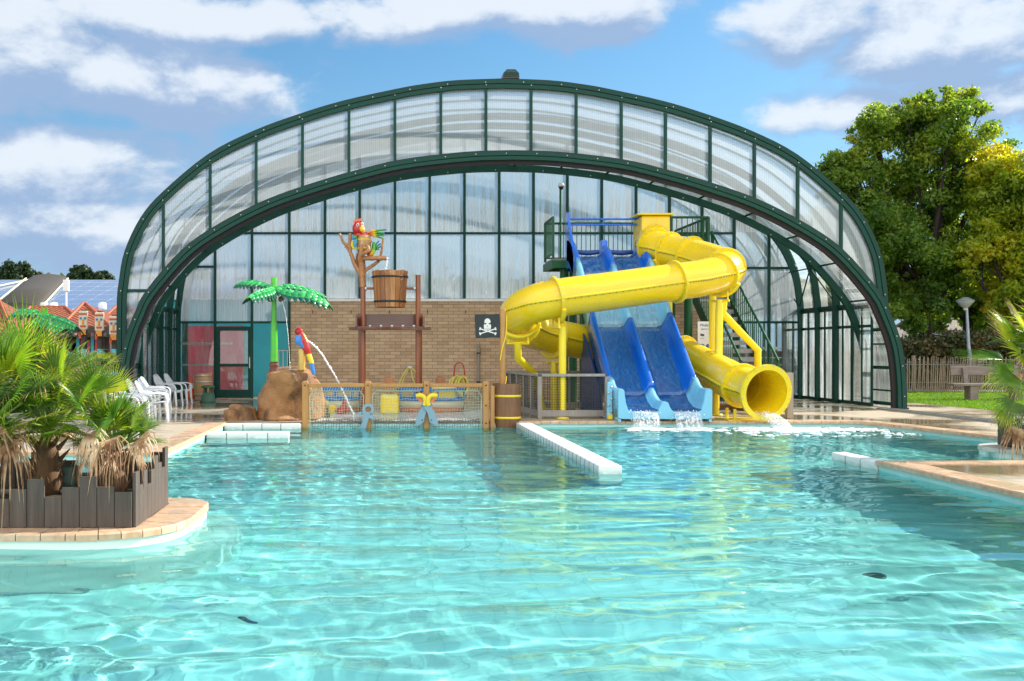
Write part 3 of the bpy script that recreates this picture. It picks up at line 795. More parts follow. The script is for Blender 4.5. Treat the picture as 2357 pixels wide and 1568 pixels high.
principled(t, col=t.mix(n, (.24, .52, .66), (.36, .64, .76)), rough=.08, coat=1, normal=t.bump(n, 1.0, .10)); M_cyanwet = m

# --- yellow enclosed tube slide
ts = thing('tube_slide', (7.3, 25, 0), 'yellow enclosed tube slide winding over and behind the blue slide', 'water slide')
TP = [(1505, 552, 27.15), (1507, 566, 26.75), (1540, 577, 26.35), (1590, 588, 25.75), (1640, 603, 25.0), (1668, 617, 24.35), (1655, 629, 23.85), (1610, 641, 23.6), (1554, 649, 23.4),
      (1425, 667, 23.0), (1280, 687, 22.6), (1218, 704, 22.75), (1192, 725, 23.2), (1196, 747, 23.9), (1225, 762, 24.6), (1275, 774, 25.1),
      (1348, 788, 25.5), (1450, 799, 25.7), (1525, 804, 25.6), (1570, 817, 25.2), (1627, 846, 24.2), (1668, 867, 23.2), (1708, 888, 22.35), (1763, 904, 21.5)]
TPW = [at(*p) for p in TP]
path = smooth_path(TPW, 10); TR = .425
def frames(pts):
    fr = []
    for i in range(len(pts)):
        d = (pts[min(i+1, len(pts)-1)]-pts[max(i-1, 0)]).normalized(); side = d.cross(Vector((0, 0, 1)))
        side.normalize(); fr.append((d, side, side.cross(d).normalized()))
    return fr
FR = frames(path)
cut = [0, 10, 20, 30, 50, 60, 80, 100, 130, 150, 190, 220]
def ring(i, r0, r1, th, m, name='flange', bolts=14, bm_=M_bolt):
    d, s_, u = FR[i]; c = path[i]; g = MB(); n = 36; vs = []
    for k in range(n):
        a = 2*math.pi*k/n; e = s_*math.cos(a)+u*math.sin(a)
        vs += [c+e*r0-d*th, c+e*r1-d*th, c+e*r1+d*th, c+e*r0+d*th]
    g.add(vs, [(4*k+j, 4*k+(j+1) % 4, 4*((k+1) % n)+(j+1) % 4, 4*((k+1) % n)+j) for k in range(n) for j in range(4)])
    f = g.build(name, m, ts); b = MB()
    for k in range(bolts):
        a = 2*math.pi*(k+.5)/bolts; e = s_*math.cos(a)+u*math.sin(a)
        for q in (-1, 1): b.sphere(c+e*(r1*.955)+d*(q*(th+.004)), .015, 6, 4)
    if bolts: b.build('bolts', bm_, f)
    return f
cut2 = cut+[len(path)-1]
for a, b in zip(cut2, cut2[1:]):
    g = MB(); rs = [TR]*(b-a+1)
    if b == len(path)-1: rs = [TR+(.50-TR)*max(0, (i-(b-a)*.55)/((b-a)*.45)) for i in range(b-a+1)]
    g.tube(path[a:b+1], rs, 40, caps=False); sct = g.build('tube_section', M_yel, ts)
    for sgn in (-1, 1):
        g = MB(); P_ = []
        for i in range(a, b+1): P_.append(path[i]+FR[i][1]*sgn*(rs[i-a]+.008)-FR[i][2]*.02)
        g.tube(P_, .017, 6, flat=2.0); g.build('seam', M_yel2, sct)
        acc = 0; rv = MB()
        for i in range(a, b):
            L_ = (path[i+1]-path[i]).length; q = max(1, round(L_/.13))
            for k in range(q):
                if (k+i) % 2 == 0 or q < 2: rv.sphere(P_[i-a].lerp(P_[i+1-a], k/q)+FR[i][1]*sgn*.02-Vector((0, 0, .03)), .013, 5, 3)
        if rv.v: rv.build('rivets', paint('dark_bolt', (.10, .09, .05), .5), sct)
for i in cut[1:]: ring(i, TR-.005, TR+.07, .028, M_yel2, bolts=20)
ring(len(path)-1, .485, .60, .03, M_yel2, bolts=16)
# square start box
X0, X1 = at(1477, 500, 27.0).x, at(1544, 500, 27.0).x; zt = 5.12
g = MB(); g.bx(X0, X1, 27.02, 27.95, 3.55, zt-.05, bev=.06); g.build('entry_box', M_yel, ts)
g = MB(); g.bx(X0-.12, X1+.07, 26.92, 28.0, zt-.05, zt, bev=.015); g.build('box_rim', M_yel2, ts)
# steel supports with cradles
def support(pts, cradle_i=None, r=.085, foot=True):
    g = MB(); g.tube(pts, r, 14); s_ = g.build('support_post', M_ysteel, ts)
    if foot:
        g = MB(); p = pts[0]; g.lathe((p[0], p[1], 0), [(0, .035), (.16, .035), (.16, .003)], 16); g.build('base_plate', M_ysteel, s_)
    if cradle_i is not None:
        d, sd_, u = FR[cradle_i]; c = path[cradle_i]; g = MB(); P_ = []
        for k in range(13):
            a = R(-150+120*k/12); P_.append(c+(sd_*math.cos(a)+u*math.sin(a))*(TR+.10))
        g.tube(P_, .05, 8); z_ = c.z-TR-.22
        for q in (-1, 1):
            e = sd_*q*.22; g.tube([c+e-Vector((0, 0, TR+.02)), Vector((c.x+e.x, c.y+e.y, z_))], .022, 6)
        g.tube([Vector((c.x-sd_.x*.26, c.y-sd_.y*.26, z_)), Vector((c.x+sd_.x*.26, c.y+sd_.y*.26, z_))], .03, 8)
        g.build('cradle', M_ysteel, s_)
    return s_
c = path[100]; support([(c.x+.14, c.y, 0), (c.x+.14, c.y, c.z-TR-.2)], 100)
c = path[60]; top = c.z-TR-.2
support([(at(1647, 0, 23.75).x, 23.75, 0), (at(1647, 0, 23.75).x, 23.75, 1.12), (at(1655, 0, 23.75).x, 23.78, 1.38), (at(1656, 0, 23.8).x, 23.8, top)], 60)
xb = at(1744, 0, 24.6).x
support([(xb, 24.6, 0), (xb, 24.6, 1.5-(806-807)*24.6/F), (at(1664, 0, 24).x, 24.0, 1.5+(807-722)*24/F), (at(1664, 0, 24).x, 23.95, top-.02)])
c = path[120]; zz = c.z-TR-.2
support([(at(1250, 0, 25).x, 25, 0), (at(1235, 0, 24.3).x, 24.6, .95), (c.x, c.y, zz-.35), (c.x, c.y, zz)], 120)
for i in (150, 170, 20, 40):
    c = path[i]; support([(c.x, c.y, 0), (c.x, c.y, c.z-TR-.2)], i)
c = path[-8]
g = MB()
for q in (-.25, .25):
    g.tube([(c.x-.35, c.y+.1+q, .0), (c.x-.35, c.y+.1+q, c.z-TR-.02)], .035, 8)
g.bx(c.x-.55, c.x+.35, c.y-.35, c.y+.55, .0, .03); g.build('support_frame', M_ysteel, ts)

# --- blue two-lane slide
bs = thing('twin_slide', (6, 24, 0), 'blue and light blue two-lane open slide running down into the pool', 'water slide')
def zy(y):
    pts = [(21.45, .20), (22.1, .22), (22.45, .33), (22.85, .60), (23.3, .96), (23.8, 1.36), (24.67, 2.06), (26.4, 3.48), (26.75, 3.74), (27.05, 3.93), (27.3, 4.02), (27.8, 4.04)]
    for (a, za), (b, zb) in zip(pts, pts[1:]):
        if a <= y <= b: return za+(zb-za)*(y-a)/(b-a)
    return pts[-1][1]
XS0 = 5.02
def section(hl, hd, hr):
    """x, height, is-lane: outer wall, lane, divider, lane, outer wall"""
    return [(0, -.12), (0, hl), (.03, hl+.03), (.09, hl+.03), (.12, hl), (.155, hl*.45), (.20, .06), (.30, .0), (.78, .0), (.86, .05), (.90, hd*.6), (.93, hd), (.97, hd+.02), (1.01, hd+.02), (1.05, hd), (1.08, hd*.6),
            (1.12, .05), (1.20, .0), (1.66, .0), (1.76, .06), (1.81, hr*.45), (1.85, hr), (1.88, hr+.03), (1.94, hr+.03), (1.97, hr), (1.97, -.12), (1.85, -.14), (.12, -.14)]
def slide_part(y0, y1, mats, name, hw=.42, hd=.27, nn=10):
    g = MB(); ys = [y0+(y1-y0)*i/nn for i in range(nn+1)]; rows = []
    for y in ys:
        e = .002; s_ = (zy(min(y+.15, 27.8))-zy(max(y-.15, 21.45)))/(min(y+.15, 27.8)-max(y-.15, 21.45)); l = math.hypot(1, s_); nz, ny = 1/l, -s_/l
        k = 1.0
        rows.append([(XS0+x, y+h*ny, zy(y)+h*nz) for x, h in section(hw, hd, hw)])
    n = len(rows[0]); vs = [v for r_ in rows for v in r_]
    for i in range(len(rows)-1):
        for j in range(n):
            j2 = (j+1) % n; g.k = 1 if j in (6, 7, 8, 16, 17, 18) else 0
            b = len(g.v)
            g.add([rows[i][j], rows[i][j2], rows[i+1][j2], rows[i+1][j]], [(0, 1, 2, 3)], True)
    g.k = 0
    for r_ in (rows[0], rows[-1]):
        tr = geometry.tessellate_polygon([[Vector((p[0], p[2]*1.0, 0)) for p in r_]]); g.add(r_, [tuple(a) for a in tr])
    o = g.build(name, mats, bs)
    bm = bmesh.new(); bm.from_mesh(o.data); bmesh.ops.remove_doubles(bm, verts=list(bm.verts), dist=.0005); bmesh.ops.recalc_face_normals(bm, faces=list(bm.faces)); bm.to_mesh(o.data); bm.free()
    return o
slide_part(26.42, 27.45, [M_blue, M_bluewet], 'slide_section')
slide_part(24.68, 26.418, [M_cyan, M_cyanwet], 'slide_section', nn=8)
slide_part(22.72, 24.678, [M_blue, M_bluewet], 'slide_section', nn=14)
slide_part(21.5, 22.718, [M_cyan, M_bluewet], 'exit_section', nn=10, hw=.46, hd=.20)
for q, sx in ((0, -1), (1.97, 1)):
    g = MB(); x = XS0+q-(.0 if sx < 0 else .07); zz = [(27.62, 5.18), (27.42, 5.2), (27.28, 4.95), (27.05, 4.62), (26.72, 4.25), (26.5, 3.98), (26.52, 3.5), (27.0, 3.65), (27.62, 3.7)]
    T = Matrix(((0, 1, 0, 0), (1, 0, 0, 0), (0, 0, 1, 0), (0, 0, 0, 1)))
    g.prism(zz, x, x+.07, M=T); g.build('entry_wing', M_blue, bs)
    g = MB(); x = XS0+q+(.002 if sx < 0 else -.062)
    g.prism([(21.52, 0.0), (22.7, 0.0), (22.7, .5), (22.2, .2), (21.52, .06)], x, x+.06, M=T); g.build('side_skirt', M_cyan, bs)
g = MB(); g.bx(XS0+.9, XS0+1.07, 27.3, 27.6, 4.03, 4.45, bev=.03); g.build('entry_divider', M_blue, bs)
for k in range(2):
    g = MB(); xc = XS0+.54+k*.9; g.tube([(xc-.3, 27.35, 4.13), (xc, 27.3, 4.10), (xc+.3, 27.35, 4.13)], [.06, .07, .06], 10); g.build('entry_roll', M_bluedark, bs)
g = MB()
for z_ in (5.03, 4.88): g.cyl((XS0+.03, 27.5, z_), (XS0+1.95, 27.5, z_), .025, 8)
g.bx(XS0+.98, XS0+1.0, 27.49, 27.51, 4.88, 5.03); g.build('grab_bar', M_blue, bs)
g = MB(); g.bx(XS0+2.0, XS0+2.0+.42, 27.44, 27.5, 3.6, 5.05, bev=.02); g.build('side_panel', M_bluedark, bs)
g = MB(); x = at(1334, 0, 24.4).x
g.prism([(22.9, .0), (25.2, .0), (25.2, 2.0), (24.4, 1.6), (23.4, .8)], XS0-.05, XS0-.01, M=T); g.build('support_panel', M_bluedark, bs)
g = MB(); x0, x1 = at(1399, 0, 21.9).x, XS0-.02; g.bx(x0, x1, 21.95, 22.05, .02, .82, bev=.02); pn = g.build('exit_bracket', M_cyan, bs)
for k in range(5):
    g = MB(); g.sphere(((x0+x1)/2+.03*(-1)**k, 21.94, .2+k*.13), .028, 8, 5); g.build('bolt', M_bolt, pn)
g = MB(); g.bx(x0+.01, x1-.01, 21.9, 21.949, .03, .13); g.build('foot_bracket', M_ysteel, pn)
for i, (x, y) in enumerate(((XS0+.25, 24.9), (XS0+1.7, 24.9), (XS0+.25, 26.6), (XS0+1.7, 26.6))):
    g = MB(); g.cyl((x, y, 0), (x, y, zy(y)-.15), .07, 12); g.build('slide_leg', M_green2, bs)

# --- green steel platform and stair
pl = thing('slide_platform', (7, 29, 0), 'green steel slide platform on round legs behind the slides', 'platform')
PZ = 3.98; PX0, PX1 = 4.67, 10.05
g = MB(); g.bx(PX0, 8.85, 27.55, 28.8, PZ-.06, PZ); g.bx(8.0, PX1, 28.801, 31.7, PZ-.06, PZ); g.build('deck_plate', paint('chequer_plate', (.20, .21, .21), .45, .15, 8, metal=.5), pl)
for y_ in (27.5, 28.85):
    g = MB(); g.bx(PX0-.05, 7.95 if y_ > 28 else 8.8, y_-.05, y_+.05, PZ-.26, PZ-.061); g.build('edge_beam', M_green2, pl)
for x_ in (PX0, 8.85):
    g = MB(); g.bx(x_-.05, x_+.05, 27.55, 28.75 if x_ < 5 else 31.65, PZ-.26, PZ-.061); g.build('edge_beam', M_green2, pl)
for (x_, y_) in ((at(1298, 0, 27.8).x, 27.8), (at(1319, 0, 28.7).x, 28.7), (at(1584, 0, 27.7).x, 27.7), (8.9, 31.2)):
    g = MB(); g.cyl((x_, y_, 0), (x_, y_, PZ-.26), .11, 16); lg = g.build('leg', M_green2, pl)
    g = MB(); g.bx(x_-.17, x_+.17, y_-.17, y_+.17, .002, .03); g.build('base_plate', M_green2, lg)
def railing(a, b, z0, z1, root, nb, h=1.1):
    a, b = Vector(a), Vector(b); g = MB()
    for q, (p, z) in enumerate(((a, z0), (b, z1))): g.box((p.x, p.y, z+h/2), (.06, .06, h))
    g.tube([(a.x, a.y, z0+h), (b.x, b.y, z1+h)], .035, 6); g.tube([(a.x, a.y, z0+.12), (b.x, b.y, z1+.12)], .025, 6)
    r_ = g.build('guard_rail', M_green2, root); g = MB()
    for i in range(1, nb):
        p = a.lerp(b, i/nb); z = z0+(z1-z0)*i/nb; g.box((p.x, p.y, z+.12+(h-.12)/2), (.018, .018, h-.12))
    g.build('baluster', M_green2, r_)
railing((PX0, 27.5), (PX0, 28.8), PZ, PZ, pl, 9); railing((PX0, 28.85), (8.0, 28.85), PZ, PZ, pl, 26); railing((8.0, 28.9), (8.0, 31.6), PZ, PZ, pl, 20); railing((8.0, 31.68), (PX1, 31.68), PZ, PZ, pl, 16)
railing((8.85, 30.6), (8.85, 27.6), PZ, PZ, pl, 20); railing((PX1, 30.9), (PX1, 31.66), PZ, PZ, pl, 6)
railing((7.85, 27.52), (8.85, 27.52), PZ, PZ, pl, 7)
st = thing('platform_stair', (9.55, 28, 0), 'open green steel stair with grey treads climbing to the slide platform', 'stair')
n = 18
for i in range(n):
    y = 25.6+i*(30.85-25.6)/n; z = (i+1)*PZ/n; g = MB(); g.bx(9.12, 9.98, y, y+.30, z-.035, z); g.bx(9.12, 9.98, y, y+.012, z-.12, z-.036)
    g.build('tread', paint('galvanised_tread', (.30, .30, .29), .5, .2, 12, metal=.3), st)
for x_ in (9.08, 10.02):
    g = MB(); g.prism([(25.45, .0), (25.75, .0), (30.95, 3.9), (30.95, 4.15), (30.6, 4.15)], x_-.025, x_+.025, M=T); g.build('stringer', M_green2, st)
    railing((x_, 25.7), (x_, 30.8), .25, 4.05, st, 34, h=.98)
for x_ in (9.08, 10.02):
    g = MB(); g.cyl((x_, 28.6, 0), (x_, 28.6, 2.2), .06, 12); g.build('leg', M_green2, st)
cm_ = thing('camera_mast', (at(1290, 0, 29).x, 28.6, PZ), 'slim green mast with a small white dome camera above the platform', 'camera')
xm = at(1290, 0, 28.6).x; g = MB(); g.cyl((xm, 28.6, PZ), (xm, 28.6, 6.08), .03, 8); g.build('mast', M_green2, cm_)
g = MB(); g.lathe((xm+.02, 28.6, 6.08), [(0, .10), (.07, .09), (.09, .04), (.09, 0), (0, 0)], 14); g.build('housing', M_white, cm_)
g = MB(); g.sphere((xm+.02, 28.6, 6.06), .07, 12, 8); g.build('lens_dome', M_black, cm_)

# information board
sgb = thing('information_board', (at(1610, 0, 27.3).x, 27.3, 0), 'white information board with pictograms on a green post beside the stair', 'sign')
X0, X1 = at(1606, 0, 27.3).x, at(1650, 0, 27.3).x; Z0, Z1 = at(0, 840, 27.3).z, at(0, 740, 27.3).z
g = MB(); g.bx(X0, X1, 27.30, 27.32, Z0, Z1); bo = g.build('board', M_white, sgb)
def text(body, x, y, z, size, m, parent, name='lettering', yaw=0, bold=0, align='CENTER'):
    cu = bpy.data.curves.new(name, 'FONT'); cu.body = body; cu.size = size; cu.extrude = .002; cu.align_x = align; cu.align_y = 'CENTER'; cu.offset = bold
    tmp = bpy.data.objects.new(name, cu); COL.objects.link(tmp); tmp.rotation_euler = (R(90), 0, yaw); tmp.location = (x, y, z)
    bpy.context.view_layer.update(); dg = bpy.context.evaluated_depsgraph_get()
    me = bpy.data.meshes.new_from_object(tmp.evaluated_get(dg)); me.transform(tmp.matrix_world); COL.objects.unlink(tmp); bpy.data.objects.remove(tmp)
    me.materials.clear(); me.materials.append(m); o = bpy.data.objects.new(name, me); COL.objects.link(o); o.parent = parent
    rt = parent
    while rt.parent: rt = rt.parent
    o.matrix_parent_inverse = rt.matrix_basis.inverted() if parent.parent is None else (parent.matrix_parent_inverse and (rt.matrix_basis).inverted())
    if parent.parent is not None: o.matrix_parent_inverse = Matrix() ; o.parent = rt; o.matrix_parent_inverse = rt.matrix_basis.inverted()
    return o
M_ink = paint('print_blue', (.02, .12, .38), .5); M_ink2 = paint('print_black', (.015, .015, .018), .5); M_inkr = paint('print_red', (.55, .02, .02), .5)
xc = (X0+X1)/2; text('Multislide', xc+.02, 27.295, Z1-.10, .11, M_ink, sgb); text('Algemene informatie', xc+.02, 27.295, Z1-.20, .045, M_ink, sgb)
for (dx, dz, mt, rr) in ((-.13, .42, M_ink, .062), (.03, .42, M_ink, .062), (.18, .42, M_inkr, .062)):
    z = Z1-.62+0; g = MB(); g.lathe((X0+.25+dx, 27.296, Z1-.66), [(0, 0), (rr, 0), (rr, .006), (0, .006)] if mt is M_ink else [(rr*.78, 0), (rr, 0), (rr, .006), (rr*.78, .006)], 20, M=Matrix.Rotation(R(90), 4, 'X')); g.build('pictogram', mt, sgb)
g = MB(); g.box((X0+.43, 27.292, Z1-.66), (.10, .004, .012), ry=R(45)); g.build('pictogram', M_inkr, sgb)
for q, (x, z) in enumerate(((X0+.12, Z1-.36), (X0+.36, Z1-.36))):
    g = MB(); g.box((x, 27.295, z), (.10, .004, .05), ry=R(8)); g.build('pictogram', M_ink2 if q == 0 else M_bolt, sgb)
    g = MB(); g.box((x, 27.295, z-.09), (.12, .004, .008)); g.build('pictogram', M_inkr, sgb)
g = MB(); g.cyl((X0+.25, 27.36, 0), (X0+.25, 27.36, Z1), .03, 8); g.build('post', M_green2, sgb)

# ------------------------------------------------------------------ pirate play corner
M_pole = wood('chestnut_pole', (.22, .055, .018), (.33, .10, .035), .35, coat=.3)
M_tree = wood('carved_branch', (.34, .135, .045), (.48, .21, .08), .5, coat=.2)
M_bucket = wood('bucket_staves', (.24, .075, .02), (.46, .18, .05), .3, coat=.5, contrast=1.4)
M_bucket2 = wood('bucket_staves_dark', (.17, .05, .014), (.34, .12, .035), .3, coat=.5)
M_bucket3 = wood('bucket_staves_gold', (.32, .12, .03), (.60, .30, .10), .3, coat=.5)
M_shelf = wood('tray_board', (.13, .045, .022), (.22, .08, .04), .25, axis=0, coat=.5)
M_fencew = wood('golden_post', (.42, .20, .05), (.55, .28, .08), .45, coat=.2)
M_rope = paint('sage_rope', (.42, .50, .36), .85, .1, 10)
M_yelp = paint('yellow_band', (.85, .62, .02), .4, .05, 4, coat=.2)
M_dkrope = paint('dark_net', (.05, .055, .045), .9)

# tipping bucket tower
Yb = 24.5; bk = thing('bucket_tower', (at(897, 0, Yb).x, Yb, 0), 'brown two-post frame carrying a big tipping water bucket', 'water play frame')
def bp(cx, cy, Y=Yb): return at(748.2+.3413*cx, 471.9+.3413*cy, Y)
for i, (cxx, y_, top) in enumerate(((256, Yb, 545), (242, Yb+.75, 730), (627, Yb, 478), (638, Yb+.75, 730))):
    p = bp(cxx, top, y_); g = MB(); g.cyl((p.x, y_, 0), (p.x, y_, p.z), .062, 14); ps = g.build('post', M_pole, bk)
    if i == 2: g = MB(); g.cyl((p.x, y_, p.z), (p.x, y_, p.z+.02), .066, 14); g.build('cap', M_pole, ps)
a, b = bp(205, 830), bp(668, 830); z0 = a.z
g = MB(); g.bx(a.x, b.x, Yb-.28, Yb+.9, z0-.02, z0+.03); tray = g.build('tray', M_shelf, bk)
g = MB(); g.bx(a.x+.0, b.x, Yb+.82, Yb+.88, z0+.031, bp(0, 728).z); g.build('back_board', M_shelf, bk)
for x_ in (a.x+.02, b.x-.02):
    g = MB(); g.box((x_, Yb+.2, z0+.16), (.04, 1.1, .25), ry=0); g.build('side_board', M_shelf, bk)
g = MB(); g.box(((a.x+b.x)/2, Yb-.3, z0-.02), (b.x-a.x+.3, .08, .05), rx=R(25)); g.build('tray_lip', M_shelf, bk)
for k in range(5):
    g = MB(); g.box((a.x+.35+k*.26, Yb-.1, z0+.05), (.05, .35, .03)); g.build('diverter', M_bolt, bk)
for k in range(9):
    g = MB(); g.sphere((a.x+.1+k*(b.x-a.x-.2)/8, Yb-.29, z0-.045), .02, 6, 4); g.build('bolt', M_black, bk)
# the bucket hangs on an axle
bc = (bp(438, 0).x, Yb, 0); zb, zt = bp(0, 690).z, bp(0, 447).z; nst = 20
kt = thing('tipping_bucket', (bc[0], Yb, zb), 'large varnished stave bucket with two black hoops hanging between the brown posts', 'bucket')
for k in range(nst):
    a0, a1 = 2*math.pi*(k+.04)/nst, 2*math.pi*(k+.96)/nst; rb, rt, th = .365, .435, .03; g = MB(); vs = []
    for (r_, z) in ((rb, zb), (rt, zt+.012*math.sin(k*2.3)), (rt-th, zt), (rb-th, zb)):
        for a_ in (a0, (a0+a1)/2, a1): vs.append((bc[0]+r_*math.cos(a_), Yb+r_*math.sin(a_), z))
    fs = [(3*i+j, 3*i+j+1, 3*((i+1) % 4)+j+1, 3*((i+1) % 4)+j) for i in range(4) for j in range(2)]+[(0, 3, 6, 9), (2, 5, 8, 11)]
    g.add(vs, fs); g.build('stave', [M_bucket, M_bucket2, M_bucket, M_bucket3][k % 4], kt)
for cyy in (487, 652):
    z = bp(0, cyy).z; r_ = .365+.07*(z-zb)/(zt-zb)+.006; g = MB(); g.lathe((bc[0], Yb, z), [(r_, -.022), (r_+.008, -.022), (r_+.01, .022), (r_+.002, .022)], 40); g.build('hoop', M_black, kt)
g = MB(); g.lathe((bc[0], Yb, zb+.02), [(0, 0), (.34, 0)], 24); g.build('base', M_bucket, kt)
z = bp(0, 563).z; g = MB(); g.cyl((bp(268, 0).x, Yb, z), (bc[0]-.38, Yb, z), .03, 10); g.build('axle', M_pole, kt)
g = MB(); g.cyl((bp(615, 0).x, Yb, z), (bc[0]+.38, Yb, z), .03, 10); g.build('axle', M_pole, kt)
for x_ in (bp(274, 0).x, bp(604, 0).x):
    g = MB(); g.cyl((x_-.02, Yb, z), (x_+.02, Yb, z), .05, 10); g.build('axle_collar', M_bolt, kt)

# carved dead tree on the left post; q = crop scale of the close view (1380,850, x5.225)
def qp(cx, cy, Y=Yb): return at((1380+cx/5.225)*.5755, (850+cy/5.225)*.5755, Y)
tr_ = thing('carved_tree', qp(370, 1540), 'brown carved dead tree growing from the left post beside the bucket', 'carved tree')
def limb(pts, rs, dy=None):
    dy = dy or [0]*len(pts); P_ = smooth_path([qp(x, y, Yb+d) for (x, y), d in zip(pts, dy)], 5)
    n = len(P_); rr = [rs[0]+(rs[1]-rs[0])*i/(n-1)*(1) + .004*math.sin(i*1.9) for i in range(n)]
    g = MB(); g.tube(P_, rr, 10); g.build('limb', M_tree, tr_)
limb([(372, 1560), (360, 1400), (345, 1200), (330, 1050), (310, 960), (330, 850), (345, 740), (335, 670)], (.082, .045), [0, 0, -.02, -.05, -.1, -.15, -.15, -.15])
limb([(330, 900), (400, 850), (470, 810), (485, 750), (460, 690), (490, 630), (560, 590)], (.055, .032), [-.12, -.2, -.25, -.25, -.25, -.25, -.25])
limb([(350, 1330), (260, 1180), (190, 1060), (150, 930), (110, 830), (100, 740), (30, 680), (-40, 620), (-75, 520), (-120, 440)], (.06, .028))
limb([(115, 780), (95, 700), (105, 560), (108, 435)], (.048, .042))
limb([(160, 900), (90, 830), (50, 760), (-10, 710)], (.03, .018))
limb([(300, 1200), (255, 1080), (245, 960), (265, 860)], (.04, .025), [.05, .1, .15, .2])
limb([(385, 1500), (395, 1300), (395, 1150), (385, 1000)], (.05, .04), [.1, .12, .12, .12])
limb([(395, 1250), (450, 1190), (560, 1120), (660, 1050), (720, 985), (750, 880), (770, 750), (800, 540)], (.048, .026), [.05]*8)
limb([(350, 958), (600, 955), (860, 955)], (.058, .058), [-.05]*3)
g = MB(); a = qp(860, 960, Yb-.05); g.cyl(a, a+Vector((.09, 0, -.02)), .022, 8); g.build('spout', M_bolt, tr_)

# parrot in a barrel
M_parr = gloss('parrot_red', (.50, .012, .016), .3, .06, .4)
def zones(name, stops, p0, p1):
    m, t = mat(name); tcx = t.N.new('ShaderNodeTexCoord'); vm = t.N.new('ShaderNodeVectorMath'); vm.operation = 'DOT_PRODUCT'
    d = Vector(p1)-Vector(p0); l2 = d.length_squared; sb = t.N.new('ShaderNodeVectorMath'); sb.operation = 'SUBTRACT'; t.L.new(tcx.outputs['Object'], sb.inputs[0]); sb.inputs[1].default_value = p0
    t.L.new(sb.outputs[0], vm.inputs[0]); vm.inputs[1].default_value = tuple(d/l2); principled(t, col=t.ramp(vm.outputs['Value'], *stops), rough=.3, coat=.4); return m
RED, ORG, YLW, GRN, BLU = (.5, .012, .015), (.75, .16, .01), (.80, .50, .01), (.03, .30, .02), (.01, .16, .45)
pr = thing('parrot_figure', qp(400, 860), 'red cartoonish parrot figure with rainbow wings sitting in a small barrel in the carved tree', 'parrot figure')
c = qp(385, 480); zt_, zb_ = qp(0, 480).z, qp(0, 860).z; hh = zt_-zb_
bcx = qp(393, 0).x; M_pb = wood('pale_staves', (.34, .19, .075), (.55, .34, .15), .5)
g = MB(); g.lathe((bcx, Yb, zb_), [(0, .02), (.135, .02), (.145, 0), (.165, hh*.3), (.178, hh*.55), (.172, hh*.8), (.158, hh), (.14, hh), (.14, hh-.05), (0, hh-.06)], 28); g.build('barrel', M_pb, pr)
for cyy in (572, 755):
    z = qp(0, cyy).z; g = MB(); g.lathe((bcx, Yb, z), [(.17, -.013), (.19, 0), (.17, .013)], 28); g.build('barrel_hoop', M_yelp, pr)
h = qp(280, 335); g = MB(); g.sphere(h, (.148, .15, .158), 24, 16); hd = g.build('head', M_parr, pr)
g = MB(); g.sphere(qp(330, 480), (.17, .13, .09), 20, 12); g.build('shoulders', M_parr, pr)
for (x, y, dy, rx_) in ((268, 275, -.12, .034), (358, 255, -.12, .030)):
    p = qp(x, y); 
    g = MB(); g.sphere((p.x, Yb-.128+(0.012 if x > 300 else 0), p.z), (rx_, .03, .045), 14, 10); ey = g.build('eye', M_white, pr)
    g = MB(); g.sphere((p.x+.004, Yb-.152+(0.012 if x > 300 else 0), p.z), (rx_*.5, .014, .028), 12, 8); g.build('pupil', M_black, pr)
g = MB(); P_ = [qp(345, 290, Yb-.12), qp(355, 340, Yb-.19), qp(375, 385, Yb-.22), qp(395, 420, Yb-.19)]
g.tube(P_, [.028, .068, .058, .006], 14); g.build('beak', gloss('beak_yellow', (.80, .48, .01), .3), pr)
for k, (x0_, y0_, x1_, y1_) in enumerate(((190, 215, 238, 142), (235, 190, 292, 136), (280, 180, 340, 128))):
    g = MB(); g.tube([qp(x0_, y0_), qp((x0_+x1_)/2, (y0_+y1_)/2-6), qp(x1_, y1_)], [.035, .03, .008], 10); g.build('crest_feather', gloss('crest_orange', (.72, .12, .02), .35) if k == 0 else bpy.data.materials['crest_orange'], pr)
wm_ = zones('wing_rainbow', ((0, RED), (.3, ORG), (.48, YLW), (.6, GRN), (.82, GRN), (.95, BLU)), tuple(qp(400, 460)), tuple(qp(850, 400)))
def feath(pts, rs, m, y=0, part='wing_feather'):
    g = MB(); g.tube(smooth_path([qp(x, y_, Yb+y) for x, y_ in pts], 5), None or [rs[0]+(rs[1]-rs[0])*math.sin(min(1, i/14)*1.4) for i in range(5*(len(pts)-1)+1)], 10, flat=.6); g.build(part, m, pr)
for k, (xe, ye) in enumerate(((865, 358), (830, 440), (815, 490), (795, 545))):
    feath([(430, 460), (560, 395+k*28), (690, 375+k*45), (xe, ye)], (.05, .034), wm_, .02*k)
wm2 = zones('tail_rainbow', ((0, RED), (.25, YLW), (.5, GRN), (.75, GRN), (.9, BLU)), tuple(qp(480, 900)), tuple(qp(740, 640)))
for k, (xe, ye) in enumerate(((705, 595), (750, 650), (750, 710), (715, 765))):
    feath([(470, 900), (560, 830-k*8), (610, 720+k*22), (xe, ye)], (.055, .03), wm2, .02*k+.03, 'tail_feather')
g = MB(); g.tube([qp(470, 905), qp(540, 890), qp(590, 820), qp(600, 700), qp(600, 620)], [.05, .09, .09, .08, .05], 12, flat=.6); g.build('tail_base', wm2, pr)
wm3 = zones('small_wing', ((0, GRN), (.4, GRN), (.7, BLU), (1, BLU)), tuple(qp(220, 500)), tuple(qp(150, 560)))
g = MB(); g.tube([qp(235, 520, Yb-.1), qp(190, 515, Yb-.14), qp(150, 570, Yb-.14)], [.04, .05, .03], 10); g.build('wing', wm3, pr)
